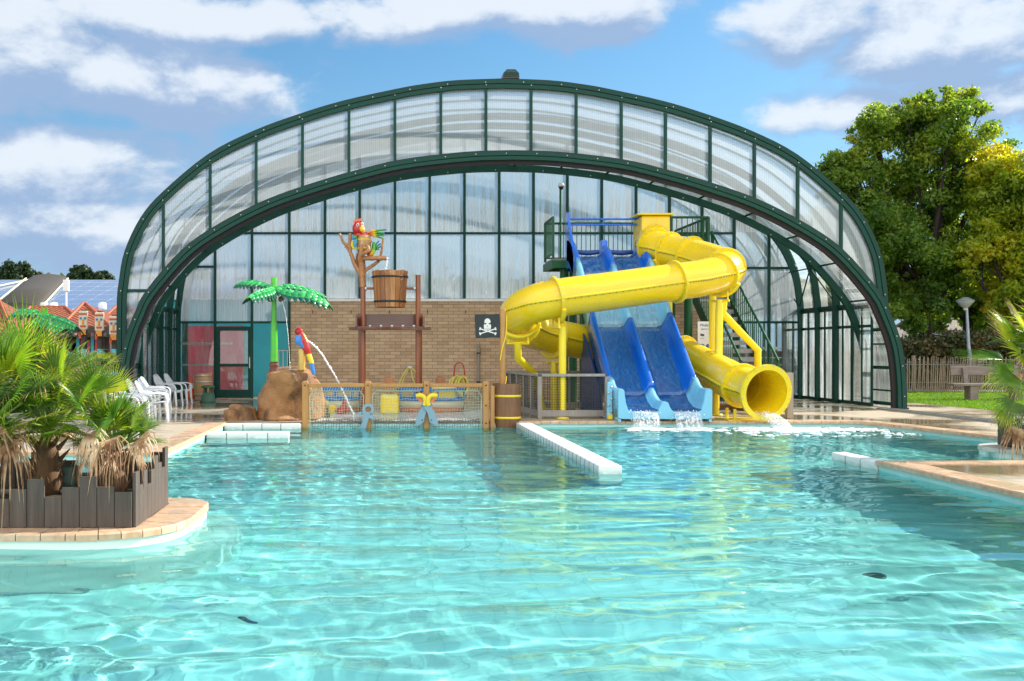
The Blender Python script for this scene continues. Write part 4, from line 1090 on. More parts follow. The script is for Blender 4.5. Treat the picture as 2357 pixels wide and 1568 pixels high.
g = MB(); g.tube([qp(230, 560, Yb-.13), qp(215, 640, Yb-.16), qp(205, 720, Yb-.14)], [.03, .045, .03], 10); g.build('wing', gloss('wing_blue', (.02, .25, .40), .3), pr)
g = MB(); g.tube([qp(160, 600), qp(150, 680), qp(190, 760)], [.04, .05, .04], 10); g.build('wing', bpy.data.materials['yellow_band'], pr)

# rope fence standing at the pool edge
YF = 21.5; fc = thing('rope_fence', (at(910, 0, YF).x, YF, WZ), 'golden post and rail fence with rope netting along the far pool edge', 'fence')
FX = [at(d, 0, YF).x for d in (702.5, 847, 981.5, 1118)]; ztop = at(0, 877, YF).z; zr = at(0, 887, YF).z
for i, x in enumerate(FX):
    g = MB(); g.box((x, YF, (ztop-.9)/2), (.13, .12, ztop+.9), bev=.03); pt = g.build('post', M_fencew, fc)
    for z_ in ((zr, .35, -.02) if i == 3 else (zr,)):
        g = MB(); g.sphere((x, YF-.066, z_), .017, 8, 5); g.build('bolt', M_black, pt)
g = MB(); g.box((FX[3]+.14, YF+.02, (ztop-1.0)/2), (.09, .1, ztop+.8), bev=.02); g.build('post', M_fencew, fc)
for a, b in zip(FX, FX[1:]):
    g = MB(); g.bx(a+.066, b-.066, YF-.045, YF+.045, zr-.04, zr+.04, bev=.012); g.build('top_rail', M_fencew, fc)
    x0, x1, z0, z1 = a+.10, b-.10, WZ-.03, zr-.12; nx = round((x1-x0)/.056); nz = round((z1-z0)/.056)
    g = MB(); gd = MB()
    jit = lambda i, k: (x0+(x1-x0)*i/nx+.010*math.sin(i*1.7+k*1.1), z0+(z1-z0)*k/nz+.010*math.sin(k*2.1+i*1.3))
    for i in range(nx+1):
        P_ = [jit(i, k) for k in range(nz+1)]; kk = nz//3
        cut_ = nz-1 if i in (0, nx) else nz
        gd.tube([(x, YF, z) for x, z in P_[:kk+1]], .0038, 4, smooth=False); g.tube([(x, YF, z) for x, z in P_[kk:cut_+1]], .0040, 4, smooth=False)
    for k in range(nz+1):
        P_ = [jit(i, k) for i in range(nx+1)]; (gd if k < kk else g).tube([(x, YF+.004, z) for x, z in P_], .0040, 4, smooth=False)
    for i in range(0, nx*2):           # lacing to the rail
        x = x0+(x1-x0)*(i+.5)/(nx*2)
        if i % 2 == 0: g.tube([(x, YF-.03, z1), (x+.02, YF-.05, z1+.05), (x+.03, YF, z1+.085)], .006, 4)
    g.tube([(x0, YF-.01, z0), (x0-.01, YF-.01, z1-.1), (x0+.07, YF-.01, z1), (x1-.07, YF-.01, z1), (x1+.01, YF-.01, z1-.1), (x1, YF-.01, z0)], .012, 6)
    g.build('net', M_rope, fc); gd.build('wet_net', M_dkrope, fc)
# flat painted anchors and swords on the fence
def fp(cx, cy, Y): return at((1200+cx/2.619)*.5755, (1450+cy/2.619)*.5755, Y)
def flat(poly, y0, y1, m, name, parent): 
    g = MB(); g.prism([(fp(x, y, y0).x, fp(x, y, y0).z) for x, y in poly], y0, y1); return g.build(name, m, parent)
M_greyp = paint('grey_blue_board', (.22, .34, .42), .4, .06, 3, coat=.2)
an = thing('anchor_board', fp(700, 690, 21.4), 'flat grey blue anchor board fixed low on the rope fence', 'fence ornament')
pts = [(690, 690), (632, 690), (658, 600), (655, 562), (615, 555), (611, 530), (640, 515), (665, 530), (672, 528), (660, 505), (656, 480), (670, 452), (712, 437), (755, 452), (768, 490), (755, 525), (735, 540), (765, 560), (780, 575), (772, 592), (745, 594), (722, 580)]
an_r = flat([(690, 690), (632, 690), (660, 592), (700, 588), (722, 580)], 21.36, 21.39, M_greyp, 'shank', an)
flat([(660, 592), (655, 562), (615, 555), (611, 530), (640, 515), (672, 528), (700, 536), (735, 540), (765, 556), (780, 575), (772, 592), (745, 594), (722, 580), (700, 588)], 21.359, 21.388, M_greyp, 'stock', an)
p = fp(713, 490, 21.37); g = MB(); g.lathe(p, [(.062, -.014), (.122, -.014), (.122, .014), (.062, .014), (.062, -.014)], 24, smooth=False, M=Matrix.Rotation(R(90), 4, 'X')); g.build('ring', M_greyp, an)
for x, y in ((648, 538), (740, 538)):
    g = MB(); g.sphere(fp(x, y, 21.352), .013, 8, 5); g.build('bolt', M_black, an)
M_or = paint('orange_paint', (.75, .17, .02), .4, .05, 4)
def sword(sg, label):
    mx = lambda x: x if sg > 0 else 2654-x
    c_ = fp(1330, 690, 21.36); s_ = thing('sword_board', c_, label, 'fence ornament'); y0 = 21.36-(.03 if sg > 0 else 0); y1 = y0+.026
    ff = lambda pl, m, nm, dy=0: flat([(mx(x), y) for x, y in pl], y0+dy, y1+dy, m, nm, s_)
    ff([(1290, 470), (1355, 445), (1400, 500), (1440, 590), (1448, 668), (1405, 655), (1358, 625), (1345, 560), (1328, 512)], M_greyp, 'blade')
    g = MB(); g.tube(smooth_path([Vector((fp(mx(x), y, y0).x, y0, fp(mx(x), y, y0).z)) for x, y in ((1352, 452), (1340, 415), (1350, 370), (1385, 345), (1440, 352))], 5), [.05]*20+[.035], 8, flat=.5); g.build('guard', M_yelp, s_)
    ff([(1362, 410), (1395, 372), (1432, 378), (1392, 418)], M_or, 'grip', -.002)
    ff([(1350, 440), (1375, 425), (1388, 450), (1362, 462)], bpy.data.materials['kit_blue'] if 'kit_blue' in bpy.data.materials else paint('kit_blue', (.01, .16, .50), .4), 'collar', -.004)
    for x, y in ((1374, 603), (1370, 352)):
        p = fp(mx(x), y, y0-.006); g = MB(); g.sphere(p, .013, 8, 5); g.build('bolt', M_black, s_)
sword(1, 'right-leaning one of the crossed sword boards with yellow guard on the rope fence'); sword(-1, 'left-leaning one of the crossed sword boards with yellow guard on the rope fence')

# standing barrels
def barrel(name, x, y, z, r, h, m, hoop, label, hoops, bulge=1.12, hw=.022):
    b = thing(name, (x, y, z), label, 'barrel')
    prof = [(0, .01), (r*.95, .0)]+[(r*(1+(bulge-1)*math.sin(math.pi*k/8)), h*k/8) for k in range(9)]+[(r*.93, h), (r*.93, h-.03), (0, h-.03)]
    g = MB(); g.lathe((x, y, z), prof, 26, smooth=False); g.build('staves', m, b)
    for k in hoops:
        rr = r*(1+(bulge-1)*math.sin(math.pi*k))+.006; g = MB(); g.lathe((x, y, z+h*k), [(rr-.004, -hw), (rr+.004, -hw), (rr+.004, hw), (rr-.004, hw)], 32); g.build('hoop', hoop, b)
    return b
M_barrel = wood('dark_staves', (.14, .058, .02), (.27, .125, .05), .5, coat=.1)
barrel('barrel', at(1167, 0, 21.62).x, 21.75, -.12, .285, .92, M_barrel, M_yelp, 'dark wooden barrel with yellow bands at the end of the rope fence', (.22, .72), 1.1, .024)
M_oak = wood('oak_staves', (.42, .22, .08), (.58, .34, .15), .5)
p = at(468, 0, 30.4); barrel('barrel', p.x, 30.4, 0, .24, .82, M_oak, M_bolt, 'pale oak barrel with steel hoops beside the glass door', (.08, .26, .70, .93), 1.15, .022)
# flag post
yf = 21.95; fx = at(1157, 0, yf).x; zt_ = at(0, 711, yf).z
fp_ = thing('flag_post', (fx, yf, 0), 'golden round post behind the barrel wound with yellow rope', 'post')
g = MB(); g.cyl((fx, yf, -.1), (fx, yf, zt_), .072, 18); g.build('post', M_fencew, fp_)
g = MB(); P_ = [(fx+.085*math.cos(a), yf-.02-.085*abs(math.sin(a)), zt_-.25-.5*k/12) for k, a in enumerate([i*.16 for i in range(13)])]
P_ = [(fx+.08, yf-.02, zt_-.15), (fx+.075, yf-.06, zt_-.4), (fx+.05, yf-.085, zt_-.6), (fx-.02, yf-.1, zt_-.85), (fx-.06, yf-.09, zt_-1.1)]
g.tube(smooth_path(P_, 5), .013, 6); g.build('rope', M_yelp, fp_)
g = MB(); g.tube(smooth_path([(fx+.08, yf-.03, .95), (fx+.05, yf-.08, .8), (fx-.03, yf-.1, .62)], 5), .013, 6); g.build('rope', M_yelp, fp_)
def gp(cx, cy, Y=yf): return at(748.2+.3413*cx, 471.9+.3413*cy, Y)
fl = thing('pirate_flag', gp(1092, 818, yf-.03), 'black board flag with a white skull and crossed bones beside the golden post', 'flag')
pl_ = [(gp(x, y).x, gp(x, y).z) for x, y in ((1008, 740), (1060, 737), (1120, 738), (1173, 734), (1176, 895), (1120, 893), (1070, 897), (1014, 900))]
g = MB(); g.prism(pl_, yf-.05, yf-.025); bd = g.build('board', paint('flag_black', (.012, .02, .022), .5, .2, 4), fl)
M_bone = paint('bone_white', (.75, .74, .70), .5, .05)
def gd(cx, cy): p = gp(cx, cy, yf-.05); return Vector((p.x, yf-.052, p.z))
g = MB(); c_ = gd(1095, 790); N_ = 24
pl_ = [(c_.x+.064*math.cos(a)*(1.0), c_.z+.068*math.sin(a)+.01) for a in [R(-25+230*i/N_) for i in range(N_+1)]]
j = [gd(x, y) for x, y in ((1070, 815), (1073, 838), (1083, 842), (1107, 842), (1117, 838), (1120, 815))]
g.prism(pl_+[(p.x, p.z) for p in j], yf-.054, yf-.0505); g.build('skull', M_bone, fl)
for x, y, rx_, rz_ in ((1082, 801, .020, .017), (1109, 801, .020, .017), (1096, 818, .008, .012)):
    p = gd(x, y); g = MB(); g.sphere((p.x, yf-.0545, p.z), (rx_, .002, rz_), 14, 8); g.build('eye_socket', bpy.data.materials['flag_black'], fl)
for k in range(5):
    p = gd(1082+k*6.8, 834); g = MB(); g.box((p.x, yf-.055, p.z), (.0035, .002, .028)); g.build('tooth_gap', bpy.data.materials['flag_black'], fl)
for s_, dy in ((1, 0), (-1, -.0015)):
    a, b = (gd(1045, 835), gd(1150, 868)) if s_ > 0 else (gd(1045, 868), gd(1150, 835)); d = (b-a).normalized(); n_ = Vector((-d.z, 0, d.x))
    g = MB(); yq = yf-.054+dy
    g.prism([((a+n_*.012).x, (a+n_*.012).z), ((b+n_*.012).x, (b+n_*.012).z), ((b-n_*.012).x, (b-n_*.012).z), ((a-n_*.012).x, (a-n_*.012).z)][::-1], yq-.003, yq)
    for e in (a, b):
        for q in (-1, 1):
            c2 = e+n_*.016*q; g.sphere((c2.x, yq-.001, c2.z), (.018, .004, .018), 12, 6)
    g.build('bone', M_bone, fl)

# rocks
def rock(name, pts_sphere, label, m, seed=0, lvl=4):
    """merged lumps -> one boulder, via displaced icosphere hull"""
    bm = bmesh.new(); bmesh.ops.create_icosphere(bm, subdivisions=lvl+1, radius=1)
    c, rad, prof = pts_sphere
    for v in bm.verts:
        d = v.co.copy(); z = d.z; k = 1
        h = (z+1)/2
        f = prof(h, math.atan2(d.y, d.x))
        rr = math.hypot(d.x, d.y); dirx = d.x/rr if rr > 1e-4 else 0; diry = d.y/rr if rr > 1e-4 else 0
        q = min(1, rr/.75)                       # boxier than a sphere
        q = q**.55 if rr > 0 else 0
        zz = (abs(z)**.6)*(1 if z > 0 else -1)
        v.co = Vector((c[0]+dirx*q*rad[0]*f, c[1]+diry*q*rad[1]*f, c[2]+(zz+1)/2*rad[2]))
        n_ = noise.noise(v.co*1.6+Vector((seed, 0, 0)))*.30+noise.noise(v.co*3.5+Vector((seed, 3, 0)))*.10
        v.co += Vector((dirx, diry, .6 if z > .5 else 0))*n_*min(rad[0], 1)*1.1
    me = bpy.data.meshes.new(name); bm.to_mesh(me); bm.free()
    for p_ in me.polygons: p_.use_smooth = True
    me.materials.append(m); o = bpy.data.objects.new(name, me); COL.objects.link(o); tag(o, label, 'rock'); return o
m, t = mat('cast_rock'); n = t.noise(t.coord(), 1.5, 6, .6, .6); n2 = t.noise(t.coord(scale=(1, 1, .5)), 2.4, 5, .6)
c = t.mix(t.rng(n, .3, .7), (.36, .165, .055), (.52, .27, .10)); c = t.mix(t.rng(n2, .50, .62, 0, .75), c, (.10, .052, .025))
principled(t, col=c, rough=.55, coat=.15, normal=t.bump(t.math('ADD', t.noise(t.coord(), 22, 6, .7), t.math('MULTIPLY', t.noise(t.coord(), 3.2, 6, .75, 1.2), 3.0)), .8, .06)); M_rock = m
YR = 22.45; a = at(596, 0, YR).x; b = at(742, 0, YR).x
rock('boulder', (((a+b)/2, YR, -.1), ((b-a)/2, .72, 1.2), lambda h, t_: 1.0-.20*h+.06*math.sin(t_*2+1)+.05*math.sin(h*7)), 'large brown cast boulder carrying the green palm fountain', M_rock, 2)
a = at(535, 0, 22.2).x; b = at(600, 0, 22.2).x
rock('boulder', (((a+b)/2-.02, 22.25, -.05), ((b-a)/2+.05, .45, .38), lambda h, t_: 1-.2*h), 'small brown rounded boulder left of the large boulder', M_rock, 9, 3)
a = at(515, 0, 22.1).x; b = at(560, 0, 22.1).x
rock('boulder', (((a+b)/2, 22.1, -.05), ((b-a)/2, .35, .27), lambda h, t_: 1-.25*h), 'lowest brown boulder at the far left of the rock group', M_rock, 14, 3)
# palm fountain
def rp(cx, cy, Y): return at(489.2+.3304*cx, 489.2+.3304*cy, Y)
YP = 22.35
m, t = mat('palm_green_paint'); n = t.noise(t.coord(), 3, 3); principled(t, col=t.mix(n, (.012, .22, .07), (.04, .50, .10)), rough=.3, coat=.5); M_pg = m
pf_ = thing('palm_fountain', rp(428, 1095, YP), 'green artificial palm fountain standing on the large boulder', 'palm fountain')
M_trunkg = gloss('trunk_green', (.06, .42, .02), .35, .2, .3)
z0, z1, z2, z3 = rp(0, 1095, YP).z, rp(0, 1040, YP).z, rp(0, 770, YP).z, rp(0, 455, YP).z
xc = rp(428, 0, YP).x
g = MB(); g.lathe((xc, YP, z0-.08), [(.10, 0), (.10, .08), (.085, .12), (.105, .17), (.105, .2), (.08, .24), (.1, z1-z0+.08)], 20); g.build('base', wood('brown_base', (.12, .035, .02), (.18, .06, .03), .4), pf_)
g = MB(); g.tube([(xc, YP, z1), (xc+.005, YP, (z1+z2)/2), (xc, YP, z2)], [.082, .078, .068], 16); g.tube([(xc, YP, z2-.01), (xc, YP, z2+.02)], [.076, .076], 16); g.cyl((xc, YP, z2), (xc, YP, z3-.1), .055, 16); g.cyl((xc, YP, z3-.13), (xc, YP, z3), .062, 16); g.build('trunk', M_trunkg, pf_)
M_pgd = gloss('palm_green_dark', (.008, .10, .055), .35, .2, .4); M_pgl = gloss('palm_green_light', (.10, .62, .16), .3, .15, .5)
def pleaf(pts, w, root, thick=.02, lobes=9, m=M_pg, droop=.10):
    """broad arched leaf of overlapping pointed lobes on both sides of a rib"""
    P_ = smooth_path(pts, 6); n = len(P_)
    def pos(t): k = min(n-1.001, max(0, t*(n-1))); i = int(k); return P_[i].lerp(P_[min(i+1, n-1)], k-i)
    g = MB(); g.tube(P_, [.028*(1-.7*i/n) for i in range(n)], 6); lf = g.build('leaf', m, root)
    for s_ in (-1, 1):
        for k in range(lobes):
            t0, t1 = .04+.9*k/lobes, .04+.9*(k+1.35)/lobes; a, b = pos(t0), pos(min(1, t1)); d = (b-a).normalized(); sd_ = d.cross(Vector((0, 0, 1))).normalized()*s_
            ww = w*(.55+.75*math.sin(math.pi*min(1, (k+1.2)/(lobes+1)))); g = MB(); vs = []
            for q, dn, back in ((0, 0, 0), (.45, .16, .12), (.85, .50, .34), (1.15, .92, .62)):
                c = a.lerp(b, .5)+sd_*ww*q-Vector((0, 0, dn*ww))+d*ww*back; hw = (b-a).length*.5*(1, 1.06, .72, .05)[(0, .45, .85, 1.15).index(q)]
                vs += [c-d*hw, c+Vector((0, 0, .02)), c+d*hw]
            for i in range(3):
                g.k = 1 if i == 2 else (2 if (i == 0 and k % 2 == 0) else 0)
                g.add([vs[j] for j in (3*i, 3*i+1, 3*i+2, 3*i+3, 3*i+4, 3*i+5)], [(0, 1, 4, 3), (1, 2, 5, 4)], True)
            o = g.build('lobe', [m, M_pgd, M_pgl], lf, fix=False); o.parent = root; o.matrix_parent_inverse = root.matrix_basis.inverted(); md_ = o.modifiers.new('thickness', 'SOLIDIFY'); md_.thickness = .012
    return lf
hub = Vector((xc, YP, rp(0, 520, YP).z))
def L3(cx, cy, Y): return rp(cx, cy, Y)
pleaf([hub, L3(330, 485, YP+.1), L3(240, 478, YP+.25), L3(165, 500, YP+.4)], .15, pf_)
pleaf([hub, L3(380, 535, YP-.3), L3(320, 550, YP-.6), L3(250, 592, YP-.85)], .20, pf_)
pleaf([hub, L3(540, 505, YP+.1), L3(680, 535, YP+.3), L3(790, 590, YP+.5)], .17, pf_)
pleaf([hub, L3(560, 550, YP-.25), L3(700, 565, YP-.5), L3(820, 645, YP-.7)], .21, pf_)
M_coco = paint('coconut_brown', (.10, .045, .025), .5, .2, 8)
for cx_, cy_ in ((478, 603), (400, 603)):
    g = MB(); g.sphere(rp(cx_, cy_, YP-.1), .065, 14, 10); g.build('coconut', M_coco, pf_)
# parrot squirter
ps = thing('parrot_squirter', rp(620, 1095, 22.1), 'slim red yellow and blue parrot squirter on a bamboo post above the boulder', 'parrot figure')
yq = 22.05; z0, z1 = rp(0, 1100, yq).z, rp(0, 948, yq).z; xq = rp(622, 0, yq).x
g = MB(); g.lathe((xq, yq, z0), [(.07, 0), (.082, .02), (.07, .10), (.078, .13), (.072, .3), (.08, (z1-z0)*.93), (.07, z1-z0), (0, z1-z0)], 18); g.build('bamboo_post', gloss('bamboo_yellow', (.62, .40, .09), .4, .15), ps)
def sq(pts, rs, m, nm, dy=0, flat_=1): g = MB(); g.tube(smooth_path([rp(x, y, yq-.05+dy) for x, y in pts], 5), [float(np.interp(i/(5*(len(pts)-1)), np.linspace(0, 1, len(rs)), rs)) for i in range(5*(len(pts)-1)+1)], 14, flat=flat_); return g.build(nm, m, ps)
sq([(598, 803), (602, 825), (612, 848)], [.03, .085, .06], M_parr, 'head')
g = MB(); g.tube([rp(588, 815, yq-.06), rp(582, 835, yq-.06), rp(586, 850, yq-.06)], [.03, .03, .006], 8); g.build('beak', M_black, ps)
sq([(610, 838), (632, 890), (655, 950), (672, 990)], [.06, .10, .085, .05], M_parr, 'body')
sq([(632, 850), (650, 900), (658, 925)], [.03, .05, .02], M_yelp, 'chest', -.03)
sq([(598, 855), (600, 895), (640, 945)], [.05, .085, .015], gloss('parrot_blue', (.02, .20, .60), .3), 'wing', -.07, .5)
sq([(668, 985), (685, 1030), (692, 1055)], [.055, .05, .045], M_yelp, 'tail')
sq([(690, 1050), (698, 1100), (706, 1130)], [.048, .045, .03], bpy.data.materials['parrot_blue'], 'tail_tip')

# spray-toy boat in the splash area
M_cream = paint('cream_hull', (.62, .52, .36), .5, .05); M_rust = paint('rust_hull', (.52, .15, .07), .5, .05); M_kb = bpy.data.materials['kit_blue']
m, t = mat('shallow_water'); n = t.noise(t.coord(scale=(1, 2, 1)), 9, 4, .7); principled(t, col=t.mix(t.rng(n, .45, .65), (.60, .72, .72), (.92, .95, .95)), rough=.06, normal=t.bump(n, .9, .04), spec=.8)
g = MB(); g.slab([[(-1.35, 21.7), (2.4, 21.7), (2.7, 22.4), (3.0, 25.6), (-2.0, 25.6), (-1.9, 23.4), (-1.3, 22.6)]], .004, .02); struct(g.build('splash_pool_water', m))
def boat(x0, x1, Y, label, rails=True):
    b = thing('toy_boat', ((x0+x1)/2, Y, 0), label, 'water toy'); xc = (x0+x1)/2; rx_ = (x1-x0)/2
    def loop(k, z): return [(xc+rx_*k*math.cos(a), Y+.55*k*math.sin(a), z) for a in [2*math.pi*i/36 for i in range(36)]]
    for (z0_, z1_, mm, nm, k) in ((.0, .13, M_rust, 'lower_hull', 1.0), (.13, .29, M_cream, 'upper_hull', 1.01)):
        g = MB(); A, B, C, D = loop(k, z0_), loop(k, z1_), loop(k-.05, z1_), loop(k-.05, z0_); n = 36
        g.add(A+B+C+D, [(r_*n+i, r_*n+(i+1) % n, ((r_+1) % 4)*n+(i+1) % n, ((r_+1) % 4)*n+i) for r_ in range(4) for i in range(n)], True); g.build(nm, mm, b)
    for z_ in (.33, .56):
        g = MB(); g.tube([Vector(p) for p in loop(1.0, z_)], .035, 8, closed=True); g.build('rail', M_kb, b)
    for i in range(0, 36, 4):
        p = loop(1.0, 0)[i]; g = MB(); g.cyl((p[0], p[1], .30), (p[0], p[1], .56), .02, 8); g.build('rail_post', M_kb, b)
    return b
boat(at(917, 0, 24.6).x, at(1070, 0, 24.6).x, 24.9, 'cream and rust toy boat with blue rails right of the yellow block')
boat(at(745, 0, 24.6).x-.6, at(826, 0, 24.6).x, 25.0, 'cream and rust toy boat with blue rails behind the large boulder')
yb = thing('spray_block', at(896, 950, 24.0), 'big yellow rounded spray block standing in the splash pool', 'water toy')
a, b = at(875, 949, 24.0), at(918, 908, 24.0); g = MB(); g.bx(a.x, b.x, 23.85, 24.3, .01, b.z-.0, bev=.07); g.build('block', M_yelp, yb)
g = MB(); g.cyl(((a.x+b.x)/2, 24.08, b.z), ((a.x+b.x)/2, 24.08, b.z+.02), .1, 12); g.build('lid', M_kb, yb)
yb = thing('spray_block', at(765, 948, 24.2), 'small yellow stepped spray block seen at the left end of the net', 'water toy')
a = at(745, 948, 24.2); g = MB(); g.bx(a.x-.3, a.x+.12, 24.0, 24.4, .01, .32, bev=.04); g.build('block', M_yelp, yb); g = MB(); g.bx(a.x+.125, a.x+.3, 24.05, 24.35, .01, .22, bev=.03); g.build('block', M_yelp, yb)
rc = thing('red_seahorse_toy', at(790, 952, 23.9), 'small red pointed spray toy left in the splash pool', 'water toy'); a = at(790, 950, 23.9)
g = MB(); g.tube([(a.x-.12, 23.9, .02), (a.x, 23.9, .14), (a.x+.06, 23.9, .42)], [.11, .09, .01], 12); g.build('cone', M_parr, rc); g = MB(); g.sphere((a.x-.03, 23.9, .09), (.14, .07, .09), 12, 8); g.build('body', M_parr, rc)
yc = thing('spray_chest', at(1025, 912, 25.2), 'yellow rounded chest between the blue rails of the right toy boat', 'water toy'); a = at(1020, 912, 25.0); g = MB(); g.bx(a.x-.3, a.x+.32, 24.8, 25.1, .2, .66, bev=.08); g.build('chest', M_yelp, yc); g = MB(); g.bx(a.x-.31, a.x+.33, 24.79, 25.11, .5, .54); g.build('band', M_bolt, yc)
for (d0, d1, yy_, lab) in ((885, 905, 24.6, 'round topped brown spray post behind the yellow block'), (1000, 1026, 25.3, 'round topped brown spray post behind the crossed swords')):
    xq = at((d0+d1)/2, 0, yy_).x; s_ = thing('spray_post', (xq, yy_, 0), lab, 'water toy'); zc = at(0, 877, yy_).z
    g = MB(); g.bx(xq-.10, xq+.10, yy_-.05, yy_+.05, 0, zc-.05); g.build('post', M_tree, s_)
    g = MB(); g.cyl((xq, yy_-.06, zc), (xq, yy_+.06, zc), .12, 20); hd = g.build('head', M_tree, s_); g = MB(); g.cyl((xq+.03, yy_-.09, zc+.01), (xq+.03, yy_-.061, zc+.01), .10, 20); g.build('disc', M_tree, s_)
# hose reels by the brick wall
def coil(x, y, z, r, n, m, parent, tilt=.1, name='hose'):
    g = MB(); P_ = []
    for i in range(n*22):
        a = 2*math.pi*i/22; rr = r*(1+.10*math.sin(i*.37)); P_.append((x+rr*.55*math.cos(a)*1.0, y-.10+.012*(i/22), z+rr*math.sin(a)))
    g.tube(P_, .016, 6); g.build(name, m, parent)
M_hose = paint('yellow_hose', (.70, .62, .12), .5, .05)
hr = thing('hose_trolley', (at(1057, 0, 31).x, 31, 0), 'red steel hose trolley wound with yellow hose against the brick wall', 'hose trolley'); xh = at(1057, 0, 31).x
g = MB(); g.tube(smooth_path([(xh-.22, 31, .02), (xh-.16, 31, .7), (xh-.12, 31, 1.05), (xh, 31, 1.13), (xh+.12, 31, 1.05), (xh+.17, 31, .7), (xh+.2, 31, .02)], 5), .018, 8); g.build('frame', M_parr, hr)
for k in range(4): coil(xh-.18+k*.09, 30.85-k*.05, .45, .24+.03*(k % 2), 3, M_hose, hr)
hh_ = thing('hanging_hose', (at(945, 0, 31).x, 31.6, 0), 'loose loop of yellow hose hung on the brick wall', 'hose'); xh = at(945, 0, 31).x
g = MB(); g.tube(smooth_path([(xh-.45, 31.5, .05), (xh-.35, 31.5, .45), (xh-.15, 31.6, .85), (xh, 31.8, .98), (xh+.18, 31.6, .82), (xh+.25, 31.5, .4), (xh+.1, 31.5, .05)], 6), .017, 6); g.build('hose', M_hose, hh_)
g = MB(); g.tube(smooth_path([(xh-.4, 31.6, .06), (xh-.25, 31.6, .5), (xh, 31.8, .95), (xh+.1, 31.6, .6), (xh+.35, 31.6, .1)], 6), .017, 6); g.build('hose', M_hose, hh_)
g = MB(); g.bx(xh-.07, xh+.07, 31.75, 31.99, .95, 1.02); g.build('hook', M_bolt, hh_)

# wooden net cage left of the slide
M_greyw = wood('silvered_timber', (.26, .24, .21), (.40, .37, .33), .8, axis=2)
cg = thing('net_enclosure', (3.6, 23.8, 0), 'weathered grey timber railing with black netting round the slide supports', 'railing')
def rail_panel(a, b, posts, h=.99, mid=False):
    a, b = Vector((*a, 0)), Vector((*b, 0)); d = (b-a); L_ = d.length; ang = math.atan2(d.y, d.x); c = (a+b)/2
    for z_, hh2 in ((h-.03, .06), (.12, .14)):
        g = MB(); g.box((c.x, c.y, z_), (L_-.09, .05 if z_ < .5 else .11, hh2), rz=ang, bev=.006); g.build('rail', M_greyw, cg)
    for i in range(posts+1):
        p = a.lerp(b, i/posts); g = MB(); g.box((p.x, p.y, h/2-.03), (.09 if i in (0, posts) else .06, .09, h-.06), rz=ang, bev=.006); g.build('post', M_greyw, cg)
    g = MB(); n_ = Vector((-d.y, d.x, 0)).normalized()*.03; nx = int(L_/.055)
    for i in range(nx+1):
        p = a.lerp(b, i/nx)+n_; g.box((p.x+.006*math.sin(i*3), p.y, (h+.2)/2), (.007, .007, h-.2))
    for k in range(int((h-.2)/.055)+1): g.box((c.x+n_.x, c.y+n_.y, .2+k*.055), (L_, .007, .007), rz=ang)
    g.build('net', M_dkrope, cg)
rail_panel((3.52, 22.5), (5.0, 22.5), 1); rail_panel((3.52, 22.5), (3.2, 25.9), 5); rail_panel((3.2, 25.9), (5.6, 25.9), 3)
cg2 = thing('timber_railing', (7.8, 24.8, 0), 'low reddish brown timber railing between the slide exits', 'railing')
cg_bak = cg; cg = cg2; M_greyb = M_greyw; M_greyw = wood('red_brown_timber', (.16, .075, .045), (.26, .13, .08), .8)
rail_panel((7.1, 25.6), (8.6, 24.9), 3, .8); rail_panel((8.6, 24.9), (9.0, 23.3), 2, .75)
M_greyw = M_greyb; cg = cg_bak
bx2 = thing('timber_pier', (9.35, 22.7, 0), 'grey and yellow timber pier standing behind the yellow slide mouth', 'post')
x0 = at(1808, 0, 22.7).x; g = MB(); g.bx(x0, x0+.14, 22.6, 22.75, 0, at(0, 858, 22.7).z, bev=.01); g.build('post', M_greyw, bx2)
g = MB(); g.bx(x0-.35, x0-.002, 22.62, 22.72, .85, at(0, 858, 22.7).z-.01); g.build('rail', M_ysteel, bx2)

# cone, garden loudspeaker
p = at(440, 918, 30.6); cn = thing('traffic_cone', (p.x, 30.6, 0), 'orange and white traffic cone behind the white chairs', 'traffic cone')
M_cone = paint('cone_orange', (.80, .13, .02), .5, .05)
g = MB(); g.lathe((p.x, 30.6, 0), [(0, .04), (.15, .04), (.15, .25), (.11, .27)], 20); g.build('base', M_cone, cn)
g = MB(); g.lathe((p.x, 30.6, .25), [(.115, 0), (.09, .12)], 18); g.build('lower_band', M_cone, cn); g = MB(); g.lathe((p.x, 30.6, .37), [(.088, 0), (.06, .16)], 18); g.build('white_band', M_white, cn)
g = MB(); g.lathe((p.x, 30.6, .53), [(.059, 0), (.03, .17), (0, .17)], 18); g.build('tip', M_cone, cn)
p = at(479, 925, 29.6); ms_ = thing('garden_speaker', (p.x, 29.6, 0), 'green mushroom shaped garden loudspeaker in front of the oak barrel', 'loudspeaker')
M_gs = paint('speaker_green', (.05, .13, .085), .7, .1); g = MB(); g.lathe((p.x, 29.6, 0), [(0, 0), (.24, 0), (.22, .05), (.17, .27), (0, .28)], 22); g.build('base', M_gs, ms_)
for a in range(4):
    g = MB(); g.cyl((p.x+.12*math.cos(a*1.57+.7), 29.6+.12*math.sin(a*1.57+.7), .27), (p.x+.12*math.cos(a*1.57+.7), 29.6+.12*math.sin(a*1.57+.7), .42), .03, 8); g.build('pillar', M_gs, ms_)
g = MB(); g.lathe((p.x, 29.6, .42), [(0, 0), (.2, 0), (.2, .05), (.12, .08), (0, .08)], 22); g.build('cap', M_gs, ms_)

